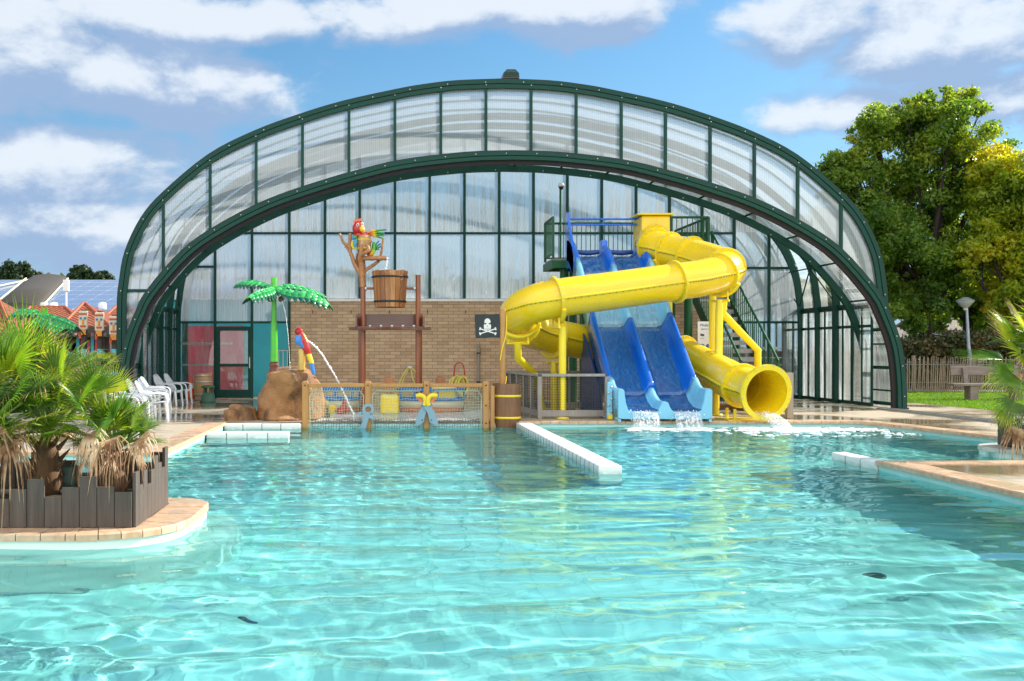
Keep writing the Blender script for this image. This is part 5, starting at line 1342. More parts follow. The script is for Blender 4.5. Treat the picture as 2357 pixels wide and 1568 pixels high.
# white plastic armchairs
M_pl = gloss('white_plastic', (.72, .75, .78), .35, .03, .1)
def chair():
    c = local('plastic_armchair', 'x', 'chair', 'white plastic armchairs in a row on the left deck')
    g = MB(); vs = []; n = 8
    def sheet(f, nu, nv, th, name, mt=M_pl, par=c):
        g = MB(); g.add([f(i/nu, j/nv) for i in range(nu+1) for j in range(nv+1)], [(i*(nv+1)+j, i*(nv+1)+j+1, (i+1)*(nv+1)+j+1, (i+1)*(nv+1)+j) for i in range(nu) for j in range(nv)], True)
        o = g.build(name, mt, par, fix=False); md_ = o.modifiers.new('thickness', 'SOLIDIFY'); md_.thickness = th; return o
    sheet(lambda u, v: (-.2+.44*u, (-.23+.46*v)*(1-.06*u), .36+.05*u-.05*(1-(2*v-1)**2)*math.sin(math.pi*min(1, u+.1))-(.06*max(0, u-.85)/.15)), 8, 8, .012, 'seat')
    bx3 = lambda u: -.2-.22*u**1.15; bz3 = lambda u: .36+.46*u
    g = MB(); half = lambda u: .22+.035*math.sin(u*math.pi*.8)-.10*max(0, u-.7)/.3
    out_ = [(bx3(u), -half(u), bz3(u)) for u in [i/8 for i in range(9)]]; out_ += [(bx3(1)-.005, y, bz3(1)+.02*(1-(y/.12)**2)+.005) for y in (-.08, 0, .08)]; out_ += [(x, -y, z) for x, y, z in out_[:9][::-1]]
    g.tube(out_, .024, 6, flat=.6); bkf = g.build('backrest', M_pl, c)
    for k in range(-2, 3):
        g = MB(); P_ = [(bx3(u), k*(.052+.022*math.sin(u*2.6)), bz3(u)) for u in [i/6 for i in range(7)]]; g.tube(P_, .016, 6, flat=.5); g.build('slat', M_pl, bkf)
    g = MB(); g.tube([(bx3(.1), -.2, bz3(.1)), (bx3(.1), .2, bz3(.1))], .03, 6); g.build('slat', M_pl, bkf)
    for s_ in (-1, 1):
        g = MB(); P_ = smooth_path([(-.33, s_*.235, .62), (-.15, s_*.275, .585), (.06, s_*.285, .585), (.2, s_*.275, .56), (.25, s_*.265, .46), (.245, s_*.25, .38)], 4); g.tube(P_, [.020]*3+[.032]*(len(P_)-3), 8, flat=.55); g.build('armrest', M_pl, c)
        for fx_, (x0_, x1_) in (('f', (.225, .27)), ('b', (-.2, -.28))):
            g = MB(); g.tube([(x0_, s_*.235, .42), ((x0_+x1_)/2, s_*.245, .2), (x1_, s_*.255, 0)], [.042, .032, .026], 8); g.build('leg', M_pl, c)
    return c
ch0 = chair()
CH = [(-4.98, 20.3, 5, 'nearest white plastic armchair, half hidden by the palm fronds'), (-4.98, 21.15, 4, 'second white plastic armchair from the near end of the row, fully in view'),
      (-4.80, 22.0, 8, 'third white plastic armchair from the near end of the row'), (-5.30, 23.3, 0, 'fourth white plastic armchair of the row, in the middle of the tight group'), (-5.2, 24.0, 6, 'fifth white plastic armchair of the row, in front of the glass screen'),
      (-5.5, 25.5, 2, 'sixth white plastic armchair of the row, last of the tight group'), (-5.72, 28.0, -8, 'white plastic armchair of the far pair, nearer one'), (-5.62, 28.9, -4, 'white plastic armchair of the far pair, beside the traffic cone')]
for i, (x, y, a, lab) in enumerate(CH):
    if i == 0: ch0.location = (x, y, 0); ch0.rotation_euler = (0, 0, R(a)); ch0['label'] = lab; c_ = ch0
    else: c_ = copy_tree(ch0, (x, y, 0), R(a), lab)
    c_.scale = (1.0,)*3

# track rails of the sliding dome
M_rail = paint('aluminium_rail', (.42, .43, .43), .3, .1, 6, metal=.8)
for x_, lab in ((12.72, 'nearer of two aluminium track rails let into the right deck'), (12.98, 'outer one of two aluminium track rails let into the right deck')):
    rl = thing('track_rail', (x_, 22, 0), lab, 'rail'); g = MB(); g.bx(x_-.05, x_+.05, 17.6, 26.1, .001, .045, bev=.012); g.build('rail', M_rail, rl)
    g = MB(); g.bx(x_-.09, x_+.09, 17.55, 26.12, .0005, .012); g.build('rail_bed', M_bolt, rl)

# ------------------------------------------------------------------ planting
def leafmat(name, cols, trans=.45, scale=.5, rough=.45, tcol=None, sc2=6):
    m, t = mat(name); n = t.noise(t.coord(), scale, 4, .6); n2 = t.noise(t.coord(), sc2, 2)
    f = t.math('ADD', t.math('MULTIPLY', n, .6), t.math('MULTIPLY', n2, .4))
    st = [(.36+.28*i/(len(cols)-1), c) for i, c in enumerate(cols)]; c = t.ramp(f, *st)
    p = t.N.new('ShaderNodeBsdfPrincipled'); t.L.new(c, p.inputs['Base Color']); p.inputs['Roughness'].default_value = rough
    tl = t.N.new('ShaderNodeBsdfTranslucent'); t.L.new(t.mix(1.0, c, tcol or (1.5, 1.4, .6), 'MULTIPLY'), tl.inputs[0])
    a = t.N.new('ShaderNodeMixShader'); a.inputs[0].default_value = trans; t.L.new(p.outputs[0], a.inputs[1]); t.L.new(tl.outputs[0], a.inputs[2]); t.L.new(a.outputs[0], t.out.inputs[0])
    return m
M_fan = leafmat('fan_leaf', [(.045, .14, .012), (.11, .23, .02), (.24, .36, .035)], .5, 1.2, .35)
M_fany = leafmat('fan_leaf_yellow', [(.22, .36, .03), (.40, .48, .04), (.58, .50, .05)], .5, 2, .4)
M_fandead = leafmat('fan_leaf_dry', [(.18, .08, .035), (.46, .28, .15), (.74, .56, .38)], .3, 3, .7, (1.1, 1, .8))
M_fanb = leafmat('fan_leaf_grey', [(.07, .14, .05), (.13, .22, .07), (.19, .29, .09)], .45, 1.5, .35)
M_stalk = paint('palm_stalk', (.22, .27, .05), .5, .2, 6); M_stalkd = paint('palm_stalk_dry', (.26, .15, .07), .8, .2, 6)
M_fibre = wood('palm_fibre', (.09, .05, .025), (.24, .14, .07), .9)
def fan(root, base, hub, nrm_hint, size, spread=100, droop=.25, kind=0, nb=30, r=None, nm='frond'):
    r = r or rnd; base, hub = Vector(base), Vector(hub); f = (hub-base).normalized()
    # leaf plane: forward axis follows the stalk, bends over
    fwd = (f+Vector((0, 0, -droop*.6))).normalized(); side = fwd.cross(Vector(nrm_hint))
    if side.length < .1: side = fwd.cross(Vector((1, 0, 0)))
    side.normalize(); nrm = side.cross(fwd).normalized(); g = MB()
    g.k = 2; mid = base.lerp(hub, .5)+Vector((0, 0, .05*size)); g.tube([base, mid, hub], [.014, .011, .009], 5)
    tipy = {0: .25, 1: .6, 2: 0, 3: .1}[kind]
    for k in range(nb):
        a = R(-spread+2*spread*k/(nb-1))+r.uniform(-.015, .015); L_ = size*(.72+.28*math.cos(a*.8))*r.uniform(.9, 1.05)
        if kind == 2: L_ *= r.uniform(.6, 1.1)
        d = fwd*math.cos(a)+side*math.sin(a); pd = (side*math.cos(a)-fwd*math.sin(a)); w_ = math.sin(R(2*spread/(nb-1))/2)*1.02
        tw = r.uniform(-.3, .3)*(1 if kind != 2 else 3.5); dr = droop*r.uniform(.5, 1.6)*(2.6 if kind == 2 else 1)
        st = []
        for q, wk in ((.04, 1), (.40, 1.0), (.68, .50), (.88, .20), (1.0, .015)):
            rr = L_*q; ww = w_*min(rr, L_*.42)*wk*(1.0 if kind != 2 else r.uniform(.7, 1.5)); b = max(0, q-.35)
            c = hub+d*rr*(1-.25*dr*b*b)-Vector((0, 0, 1))*dr*L_*b*b*1.3+nrm*(.06*L_*math.sin(q*2)*(1 if kind != 2 else .3))+pd*tw*b*b*L_*.25
            st.append((c-pd*ww, c+nrm*ww*.7, c+pd*ww))
        vs = [v for s_ in st for v in s_]; g.k = 0
        tip = r.random() < tipy
        for i in range(4):
            g.k = 1 if (tip and i >= 2) else 0
            g.add(vs, [(3*i, 3*i+1, 3*i+4, 3*i+3), (3*i+1, 3*i+2, 3*i+5, 3*i+4)]) if False else g.add([vs[j] for j in (3*i, 3*i+1, 3*i+2, 3*i+3, 3*i+4, 3*i+5)], [(0, 1, 4, 3), (1, 2, 5, 4)])
    ms = {0: [M_fan, M_fany, M_stalk], 1: [M_fany, M_fandead, M_stalk], 2: [M_fandead, M_fandead, M_stalkd], 3: [M_fanb, M_fany, M_stalk]}[kind]
    return g.build(nm, ms, root, fix=False)
def palm(x, y, z, h, label, seed, fr, scale=1.0, auto=20, size=.62, reach=.55, dead=8, xr=(-180, 180), name='fan_palm'):
    r = random.Random(seed); p = thing(name, (x, y, z), label, 'palm')
    g = MB(); g.lathe((x, y, z), [(.02, 0), (.11*scale, .0), (.13*scale, h*.3), (.09*scale, h*.8), (.05*scale, h), (0, h+.03)], 12); tk = g.build('trunk', M_fibre, p)
    top = Vector((x, y, z+h))
    for k in range(14):
        a = r.uniform(0, 6.28); g = MB(); q = top+Vector((0, 0, -h*r.uniform(.1, .9))); g.tube([q+Vector((math.cos(a), math.sin(a), 0))*.09, q+Vector((math.cos(a)*.2, math.sin(a)*.2, .12))], [.03, .005], 5); g.build('leaf_base', M_fibre, tk)
    for (px, py, Y, sz, kind, dr) in fr:
        hub = at(px, py, Y); d = hub-top; n_ = Vector((r.uniform(-.25, .25), -.8, .7))
        fan(p, top, hub, n_, sz, r.uniform(75, 100), dr, kind, 34 if kind != 2 else 17, r)
    for k in range(auto):
        a = R(xr[0]+(xr[1]-xr[0])*(k+.5)/auto)+r.uniform(-.3, .3); e = R(r.choice([20, 40, 60, 75, 80])+r.uniform(-12, 12)); rc = reach*r.uniform(.5, 1.15)
        hub = top+Vector((math.cos(a)*math.cos(e), math.sin(a)*math.cos(e), math.sin(e)))*rc
        kind = r.choice([0, 0, 0, 0, 3, 1]); fan(p, top, hub, (-math.cos(a)*.5, -math.sin(a)*.5-.25, 1), size*r.uniform(.75, 1.1), r.uniform(65, 100), r.uniform(.1, .45), kind, 28, r)
    for k in range(dead):
        a = r.uniform(0, 6.28); e = R(r.uniform(-35, 15)); rc = reach*r.uniform(.4, .8); hub = top+Vector((math.cos(a)*math.cos(e), math.sin(a)*math.cos(e), math.sin(e)*.6-.05))*rc
        hub.z = max(hub.z, z+.22); fan(p, top, hub, (-math.cos(a)*.4, -.5, 1), size*r.uniform(.35, .6), r.uniform(25, 75), r.uniform(.3, .8), 2, 14, r, 'dry_frond')
    return p
palm(at(-40, 0, 9.3).x, 9.3, .15, .55, 'broad fan palm at the left edge of the planter with long pale dry fronds', 11,
     [(30, 835, 9.1, .60, 0, .2), (-60, 900, 9.0, .6, 3, .2), (18, 1020, 8.75, .40, 2, .9), (-25, 1000, 8.7, .42, 2, 1.0), (25, 920, 8.8, .5, 0, .3)], auto=28, dead=5, reach=.66)
palm(at(110, 0, 9.5).x, 9.5, .15, .60, 'tall bright green fan palm in the middle of the left planter', 5,
     [(62, 822, 9.4, .62, 0, .05), (140, 880, 9.1, .48, 0, .1), (105, 965, 8.9, .42, 1, .2), (180, 925, 9.0, .48, 0, .15), (185, 850, 10.0, .30, 1, .1), (90, 905, 8.9, .5, 3, .15), (75, 975, 8.95, .40, 0, .3), (130, 990, 8.95, .34, 0, .35), (205, 1000, 8.8, .30, 2, .9)], auto=28, dead=6, reach=.52, size=.55)
palm(at(262, 0, 9.4).x, 9.4, .15, .42, 'low spreading fan palm at the right end of the planter with tattered dry fronds', 23,
     [(215, 905, 9.2, .46, 0, .2), (262, 965, 9.0, .42, 0, .25), (300, 985, 9.2, .32, 3, .2), (262, 905, 9.6, .36, 1, .2), (200, 960, 8.9, .5, 0, .2), (255, 1010, 8.75, .34, 2, 1.1), (320, 1010, 9.0, .34, 2, .8), (215, 1030, 8.8, .3, 2, 1.0), (322, 990, 9.3, .26, 3, .3)], auto=20, dead=7, size=.38, reach=.34)
palm(at(2395, 0, 15.5).x, 15.5, .2, 1.05, 'bright yellow-green fan palm leaning into the picture at the right edge', 31,
     [(2352, 815, 15.3, .95, 1, .02), (2375, 800, 15.1, .9, 1, .02), (2330, 858, 15.2, .60, 0, .25), (2335, 850, 15.8, .55, 0, .4), (2350, 880, 15.0, .6, 0, .2), (2340, 925, 15.2, .5, 3, .5), (2345, 985, 15.1, .5, 2, .9), (2315, 950, 15.2, .32, 1, .8)], auto=16, dead=8, size=.75, reach=.55)
# planter boards
M_comp = wood('composite_board', (.060, .046, .038), (.11, .085, .068), .75, contrast=.8); M_soil = paint('bark_soil', (.05, .032, .02), .95, .3, 12, bump=.8)
def planter(front, side, name, label):
    p = thing(name, (front[0][0], front[0][1], 0), label, 'planter')
    for run in (front, side):
        for (x, y, h, ang) in run:
            g = MB(); g.box((x, y, h/2+.014), (.143, .028, h-.002), rz=ang, bev=.004); g.build('board', M_comp, p)
    return p
hs = [.30, .343, .431, .339, .257, .408, .323, .24, .38, .30, .42, .28, .35, .4, .3, .36, .3]
front = [(-2.075-.0735-.147*i, 8.60, hs[i], 0) for i in range(17)]
rs = random.Random(5); side = [(-2.06, 8.68+.147*i, [.46, .33, .44, .30, .41, .52, .44, .38, .56, .4, .5][i], R(90)) for i in range(9)]
backr = [(-2.14-.147*i, 9.97, [.5, .4, .46, .36, .44, .3, .42, .38][i % 8], 0) for i in range(17)]
pn = planter(front+backr, side, 'plant_box', 'dark grey box of upright boards of uneven height round the left palms')
g = MB(); g.bx(-5.2, -2.08, 8.63, 9.94, .002, .17); g.build('soil', M_soil, pn)
fr2 = [(at(2340, 0, 15.2).x+.42+.15*i, 15.15, [.42, .30, .38, .3, .4, .35][i % 6], 0) for i in range(9)]; sd2 = [(at(2333, 0, 15.2).x+.38, 15.25+.147*i, [.40, .5, .36, .44, .4, .5][i % 6], R(90)) for i in range(7)]
pn = planter(fr2, sd2, 'plant_box', 'dark grey box of upright boards round the right palm'); x0 = at(2333, 0, 15.2).x+.38
g = MB(); g.bx(x0+.02, x0+1.4, 15.17, 16.2, .002, .2); g.build('soil', M_soil, pn)
lt = thing('garden_light', at(165, 1090, 9.2), 'dark green lantern half hidden among the left palms', 'lamp'); a = at(165, 1092, 9.3)
g = MB(); g.lathe((a.x, a.y, a.z-.1), [(.07, 0), (.08, .08), (.06, .10), (.09, .16), (.02, .2)], 14); g.build('housing', paint('lantern_green', (.012, .035, .025), .5), lt); g = MB(); g.cyl((a.x, a.y, .16), (a.x, a.y, a.z-.09), .04, 10); g.build('stem', M_gs, lt)

# broadleaved trees
M_bark = wood('tree_bark', (.018, .013, .010), (.045, .034, .025), .95, scale=.6)
M_oakl = leafmat('oak_leaf', [(.05, .12, .018), (.11, .21, .028), (.22, .33, .04), (.46, .46, .05)], .6, .45, .4)
M_oaky = leafmat('oak_leaf_golden', [(.09, .17, .015), (.22, .32, .02), (.42, .46, .03), (.62, .50, .04)], .6, .45, .4)
M_pine = leafmat('pine_needles', [(.012, .030, .010), (.022, .05, .015), (.04, .075, .02)], .15, .6, .6, (1.2, 1.2, .8))
M_hedge = leafmat('hedge_leaf', [(.020, .042, .012), (.05, .075, .02), (.12, .09, .03), (.16, .07, .03)], .3, .8, .5)
def leaves(name, clumps, n, size, m, root, seed=1, flat_=.75):
    rs = np.random.RandomState(seed); C = np.array([c[:3] for c in clumps]); Rr = np.array([c[3] for c in clumps])
    w_ = Rr**1.7; k = rs.choice(len(C), n, p=w_/w_.sum()); d = rs.normal(size=(n, 3)); d /= np.linalg.norm(d, axis=1)[:, None]
    rad = Rr[k]*(rs.uniform(.05, 1.0, n)**.5+np.abs(rs.normal(0, .38, n))); ctr = C[k]+d*rad[:, None]*np.array([1, 1, flat_])
    nz = d*.8+rs.normal(size=(n, 3))*.6; nz /= np.linalg.norm(nz, axis=1)[:, None]; t1 = np.cross(nz, rs.normal(size=(n, 3))); t1 /= np.linalg.norm(t1, axis=1)[:, None]; t2 = np.cross(nz, t1)
    s_ = size*rs.uniform(.6, 1.35, n)[:, None]
    V = np.stack([ctr-t1*s_, ctr+t2*s_*.55+nz*s_*.15, ctr+t1*s_, ctr-t2*s_*.55+nz*s_*.15], 1).reshape(-1, 3)
    me = bpy.data.meshes.new(name); me.vertices.add(len(V)); me.vertices.foreach_set('co', V.ravel()); me.loops.add(4*n); me.loops.foreach_set('vertex_index', np.arange(4*n)); me.polygons.add(n)
    me.polygons.foreach_set('loop_start', np.arange(0, 4*n, 4)); me.polygons.foreach_set('loop_total', np.full(n, 4)); me.update(); me.materials.append(m)
    o = bpy.data.objects.new(name, me); COL.objects.link(o)
    if root: o.parent = root; o.matrix_parent_inverse = root.matrix_basis.inverted()
    return o
def tree(base, lean, h0, crown, label, seed, n=26000, size=.13, m=None, r0=.28, limbs=9, name='oak_tree', sub=10, cat='tree', group=None):
    """crown: list of big lobes (x, y, z, r) around which smaller clumps are scattered"""
    r = random.Random(seed); root = thing(name, base, label, cat, group); b = Vector(base); top = b+Vector(lean)+Vector((0, 0, h0)); g = MB()
    g.tube(smooth_path([b-Vector((0, 0, .1)), b.lerp(top, .35)+Vector((.08, 0, 0)), b.lerp(top, .7)-Vector((.08, 0, 0)), top], 4), [r0*1.25]+[r0*(1-.45*i/12) for i in range(12)], 12)
    clumps = []
    for (x, y, z, R_) in crown:
        for k in range(sub*4):
            d = Vector((r.gauss(0, 1), r.gauss(0, 1), r.gauss(0, 1))).normalized()*R_*r.uniform(.2, 1.22); clumps.append((x+d.x, y+d.y, z+d.z*.9, R_*r.choice([.12, .18, .25, .34])*r.uniform(.8, 1.2)))
    for k, (x, y, z, R_) in enumerate(crown):
        e = Vector((x, y, z)); s_ = b.lerp(top, r.uniform(.55, 1.0)); mid = s_.lerp(e, .5)+Vector((r.uniform(-.3, .3), r.uniform(-.3, .3), -.2*R_)); g.tube(smooth_path([s_, mid, e], 4), [r0*.5*(1-.8*i/8) for i in range(9)], 7)
        for q in range(5):
            c_ = clumps[(k*sub*4+q*3) % len(clumps)]; g.tube([mid.lerp(e, q/5), Vector(c_[:3])], [r0*.16, .01], 5)
    g.build('trunk', M_bark, root); leaves('crown', clumps, n, size, m or M_oakl, root, seed); return root
def T(px, py, Y, rpx): p = at(px, py, Y); return (p.x, p.y, p.z, rpx*Y/F)
Y1 = 43; b1 = at(2130, 0, Y1); tree((b1.x, Y1, 0), (-.1, 0, 0), 5.2, [T(1960, 380, Y1, 62), T(2010, 290, Y1, 62), T(2080, 420, Y1+1, 90), T(2100, 290, Y1, 60), T(1990, 480, Y1, 80), T(2180, 310, Y1-1, 75), T(2180, 480, Y1+1, 95), T(2060, 560, Y1-1, 80), T(2190, 620, Y1, 85), T(2260, 390, Y1, 80), T(2060, 660, Y1, 55), T(2110, 700, Y1-1, 55), T(2230, 250, Y1, 40), T(1935, 430, Y1, 45), T(1980, 600, Y1+1, 70), T(2120, 740, Y1+1, 40), T(1990, 700, Y1+2, 50), T(1920, 520, Y1+1, 50), T(2150, 250, Y1, 45)],
     'large dark green oak with a black trunk right of the arched enclosure', 3, 115000, .085, r0=.30, group='oak trees on the right')
Y1 = 46; b1 = at(2206, 0, Y1); tree((b1.x, Y1, 0), (.8, 0, 0), 4.6, [T(2200, 600, Y1, 75), T(2280, 560, Y1, 85), T(2250, 700, Y1, 60), T(2310, 690, Y1, 70), T(2180, 700, Y1, 45), T(2290, 460, Y1+1, 80), T(2150, 640, Y1, 60)],
     'smaller leaning oak with a grey trunk behind the park lamp', 8, 55000, .085, r0=.26, group='oak trees on the right')
Y1 = 41; b1 = at(2352, 0, Y1); tree((b1.x, Y1, 0), (0, 0, 0), 4.6, [T(2300, 400, Y1, 60), T(2340, 470, Y1, 85), T(2390, 420, Y1, 80), T(2270, 560, Y1, 50), T(2350, 600, Y1, 90), T(2230, 600, Y1, 40), T(2330, 700, Y1, 55), T(2420, 560, Y1, 90)],
     'golden yellow-green oak at the right edge of the picture', 12, 60000, .085, m=M_oaky, r0=.26, group='oak trees on the right')
Y1 = 70
for (px, rp_, py, lab, sd_) in ((40, 36, 632, 'round dark pine behind the solar roof at far left', 2), (185, 22, 630, 'ragged pine left of the enclosure behind the solar roof', 4), (235, 20, 642, 'low pine hugging the enclosure edge behind the solar roof', 6)):
    b1 = at(px, 0, Y1); tree((b1.x, Y1, 0), (0, 0, 0), 5.5, [T(px, py, Y1, rp_*.8), T(px-rp_*.9, py+9, Y1, rp_*.5), T(px+rp_*1.0, py+7, Y1, rp_*.5), T(px+rp_*.3, py-9, Y1, rp_*.45), T(px+rp_*1.7, py+14, Y1, rp_*.35), T(px-rp_*.3, py-6, Y1, rp_*.5)], lab, sd_, 12000, .13, m=M_pine, r0=.25, name='pine_tree', group='pines behind the solar roof')
# far belt of trees behind everything
g_ = [T(x, 668+rnd.uniform(-12, 12), 95, rnd.uniform(22, 36)) for x in range(300, 2500, 42)]+[T(x, 690+rnd.uniform(-12, 12), 93, 45) for x in range(-300, 2900, 60)]
o = leaves('distant_woodland', g_, 26000, .42, leafmat('far_leaf', [(.06, .09, .05), (.10, .14, .07), (.14, .18, .09)], .3, .1), None, 5); tag(o, kind='stuff', label='dark distant woodland behind the enclosure', cat='woodland')
# hedge
g_ = [T(x, 800+rnd.uniform(-18, 14), 40.5, rnd.uniform(22, 34)) for x in range(2085, 2420, 16)]
o = leaves('hedge', g_+[(c[0], c[1], .5, c[3]) for c in g_], 22000, .075, M_hedge, None, 6); tag(o, 'mixed brown and green hedge behind the picket fence', 'hedge')
g_ = [(at(266, 0, 27.5).x+rnd.uniform(-.08, .06), 27.6+rnd.uniform(-.2, .3), .12+k*.1, .09) for k in range(11)]
o = leaves('climber', g_, 1800, .03, M_oakl, None, 9); tag(o, 'narrow dark green climber beside the left foot of the arch', 'plant')

# grass blades on the lawn
def lawn():
    rs = np.random.RandomState(2); n = 36000; Y = rs.uniform(23, 37, n); X = 15.5+rs.uniform(0, 1, n)**1.2*10
    X += 0; a = rs.uniform(0, 6.28, n); h = rs.uniform(.03, .08, n); w_ = .012
    base = np.stack([X, Y, np.full(n, -.012)], 1); d = np.stack([np.cos(a), np.sin(a), np.zeros(n)], 1)*w_; tip = base+np.stack([rs.normal(0, .02, n), rs.normal(0, .02, n), h], 1)
    V = np.stack([base-d, base+d, tip], 1).reshape(-1, 3); me = bpy.data.meshes.new('grass'); me.vertices.add(3*n); me.vertices.foreach_set('co', V.ravel()); me.loops.add(3*n); me.loops.foreach_set('vertex_index', np.arange(3*n)); me.polygons.add(n)
    me.polygons.foreach_set('loop_start', np.arange(0, 3*n, 3)); me.polygons.foreach_set('loop_total', np.full(n, 3)); me.update(); me.materials.append(leafmat('grass_blade', [(.06, .16, .01), (.11, .24, .015), (.18, .30, .02)], .5, .6, .5))
    o = bpy.data.objects.new('grass', me); COL.objects.link(o); tag(o, 'short bright green grass beside the right deck', 'grass', kind='stuff')
lawn()
g = MB(); g.slab([[(15.3, 37.3), (60, 37.3), (60, 39.3), (15.3, 39.3)]], -.02, .0); struct(g.build('path', paint('grey_path', (.22, .20, .18), .9, .15, 3)))

# picket fence, bench, lamp, white house
M_pk = wood('chestnut_paling', (.20, .15, .10), (.38, .31, .23), .85)
pk = thing('picket_fence', (22, 37, 0), 'rustic split paling fence behind the lawn', 'fence'); r = random.Random(4); n = 0
x = at(2088, 0, 37).x
while x < at(2400, 0, 37).x and n < 98:
    h = 1.25+r.uniform(-.06, .06); lx = r.uniform(-.05, .05)+.05; g = MB(); g.tube([(x, 37, -.02), (x+lx*.5, 37, h*.5), (x+lx, 37, h)], [.022, .02, .012], 5, smooth=False); g.build('pale', M_pk, pk); x += .075+r.uniform(-.01, .012); n += 1
for px in (2103, 2242, 2345):
    p = at(px, 0, 37.08); g = MB(); g.cyl((p.x, 37.1, -.05), (p.x, 37.1, 1.32), .065, 10); g.build('post', M_pk, pk)
for z_ in (.35, 1.0):
    g = MB(); g.tube([(at(2080, 0, 37).x, 37.03, z_), (at(2400, 0, 37).x, 37.03, z_)], .008, 5); g.build('wire', M_bolt, pk)
be = thing('park_bench', (18.6, 31.4, 0), 'weathered timber bench on the lawn in front of the paling fence', 'bench'); M_bw = wood('weathered_bench', (.16, .12, .10), (.34, .28, .24), .85, axis=0)
g = MB(); g.box((18.75, 31.75, .88), (2.1, .06, .30), rx=R(-12), bev=.01); g.build('backrest', M_bw, be)
g = MB(); g.box((18.7, 31.3, .46), (2.5, .42, .07), bev=.01); g.build('seat', M_bw, be)
for x in (18.1, 19.45):
    g = MB(); g.box((x, 31.3, .2), (.26, .34, .46), bev=.02); lg = g.build('leg', M_bw, be); g = MB(); g.box((x, 31.62, .62), (.14, .09, .72), rx=R(-12), bev=.01); g.build('back_post', M_bw, be)
lp = thing('park_lamp', (at(2222, 0, 39.6).x, 39.6, 0), 'grey conical park lamp on a tall tapered pole', 'street lamp'); xl = at(2222, 0, 39.6).x; zt = at(0, 683, 39.6).z
M_galv = paint('galvanised_pole', (.32, .36, .40), .45, .15, 6, metal=.4); M_opal = paint('opal_shade', (.55, .57, .57), .3, .05)
g = MB(); g.tube([(xl+.35, 39.6, 0), (xl+.12, 39.6, 1.7), (xl+.05, 39.6, zt-.42)], [.10, .065, .045], 12); g.build('pole', M_galv, lp)
g = MB(); g.lathe((xl, 39.6, zt-.52), [(.07, 0), (.07, .1), (.12, .11), (.33, .36)], 24); g.build('shade', M_opal, lp); g = MB(); g.lathe((xl, 39.6, zt-.52), [(.345, .36), (.10, .49), (0, .50)], 24); g.build('cap', M_galv, lp)
def house(x0, x1, y0, y1, zw, zr, wall, roof, label, over=.4, name='house'):
    h = thing(name, ((x0+x1)/2, y0, 0), label, 'building'); g = MB(); g.bx(x0, x1, y0, y1, 0, zw); g.build('wall', wall, h)
    ym = (y0+y1)/2; g = MB(); o_ = over; T_ = Matrix.Identity(4)
    vs = [(x0-o_, y0-o_, zw-.1), (x1+o_, y0-o_, zw-.1), (x1+o_, ym, zr), (x0-o_, ym, zr), (x0-o_, y1+o_, zw-.1), (x1+o_, y1+o_, zw-.1)]; vs += [(a, b, c+.12) for a, b, c in vs]
    g.add(vs, [(0, 1, 2, 3), (3, 2, 5, 4), (6, 7, 8, 9), (9, 8, 11, 10), (0, 1, 7, 6), (4, 5, 11, 10), (0, 3, 9, 6), (3, 4, 10, 9), (1, 2, 8, 7), (2, 5, 11, 8)]); g.build('roof', roof, h); return h
m, t = mat('white_siding'); sp = t.N.new('ShaderNodeSeparateXYZ'); t.L.new(t.N.new('ShaderNodeTexCoord').outputs['Object'], sp.inputs[0]); fr_c = t.math('FRACT', t.math('MULTIPLY', sp.outputs[2], 5.0))
principled(t, col=t.mix(t.rng(fr_c, 0, .1), (.35, .37, .40), (.72, .74, .76)), rough=.6); M_siding = m
M_felt = paint('grey_roof_felt', (.20, .17, .15), .9, .2, 2)
hw = house(30.2, 37.5, 54, 60, 2.55, 3.5, M_siding, M_felt, 'white clapboard chalet behind the hedge and trees')
for x in (33.0,): g = MB(); g.bx(x, x+.1, 53.95, 53.998, 0, 2.4); g.build('drainpipe', M_dark, hw)
hx = house(23.6, 27.0, 52, 56, 1.9, 2.6, M_siding, M_felt, 'small white chalet gable just right of the arch behind the trees')
gw = thing('panel_fence', (20, 41.5, 0), 'grey horizontal board fence behind the hedge', 'fence'); M_gb = wood('grey_board', (.10, .11, .12), (.20, .21, .22), .8, axis=0)
for k in range(9):
    g = MB(); g.bx(17.5, 29.5, 42.0, 42.03, .04+k*.2, .22+k*.2); g.build('board', M_gb, gw)

# ------------------------------------------------------------------ buildings on the left
m, t = mat('solar_panels'); sp = t.N.new('ShaderNodeSeparateXYZ'); t.L.new(t.N.new('ShaderNodeTexCoord').outputs['Object'], sp.inputs[0])
fx_ = t.math('FRACT', t.math('MULTIPLY', sp.outputs[0], 1.0)); fy_ = t.math('FRACT', t.math('MULTIPLY', sp.outputs[1], .62))
gx = t.math('LESS_THAN', fx_, .05); gy_ = t.math('LESS_THAN', fy_, .07); gx2 = t.math('LESS_THAN', t.math('FRACT', t.math('MULTIPLY', sp.outputs[1], 3.7)), .18)
c = t.mix(t.math('MULTIPLY', gx2, .25), (.10, .16, .30), (.35, .42, .55)); c = t.mix(t.math('MULTIPLY', gx, .35), c, (.5, .55, .62)); c = t.mix(t.math('MULTIPLY', gy_, .45), c, (.5, .55, .62)); c = t.mix(t.math('MULTIPLY', gx, gy_), c, (.95, .95, .95))
principled(t, col=c, rough=.15, spec=.6); M_solar = m
sb = thing('leisure_hall', (-12, 55, 0), 'long low hall with a blue solar panelled roof far left', 'building')
yA, yB = 50, 61; zA, zB = at(0, 712, yA).z, at(0, 644, yB).z
g = MB(); g.add([(-24, yA, zA), (-2.9, yA, zA), (-2.9, yB, zB), (-24, yB, zB), (-24, yA, zA-.2), (-2.9, yA, zA-.2), (-2.9, yB, zB-.2), (-24, yB, zB-.2)], [(0, 1, 2, 3), (4, 5, 6, 7), (0, 1, 5, 4), (1, 2, 6, 5), (2, 3, 7, 6), (3, 0, 4, 7)]); g.build('roof', M_solar, sb)
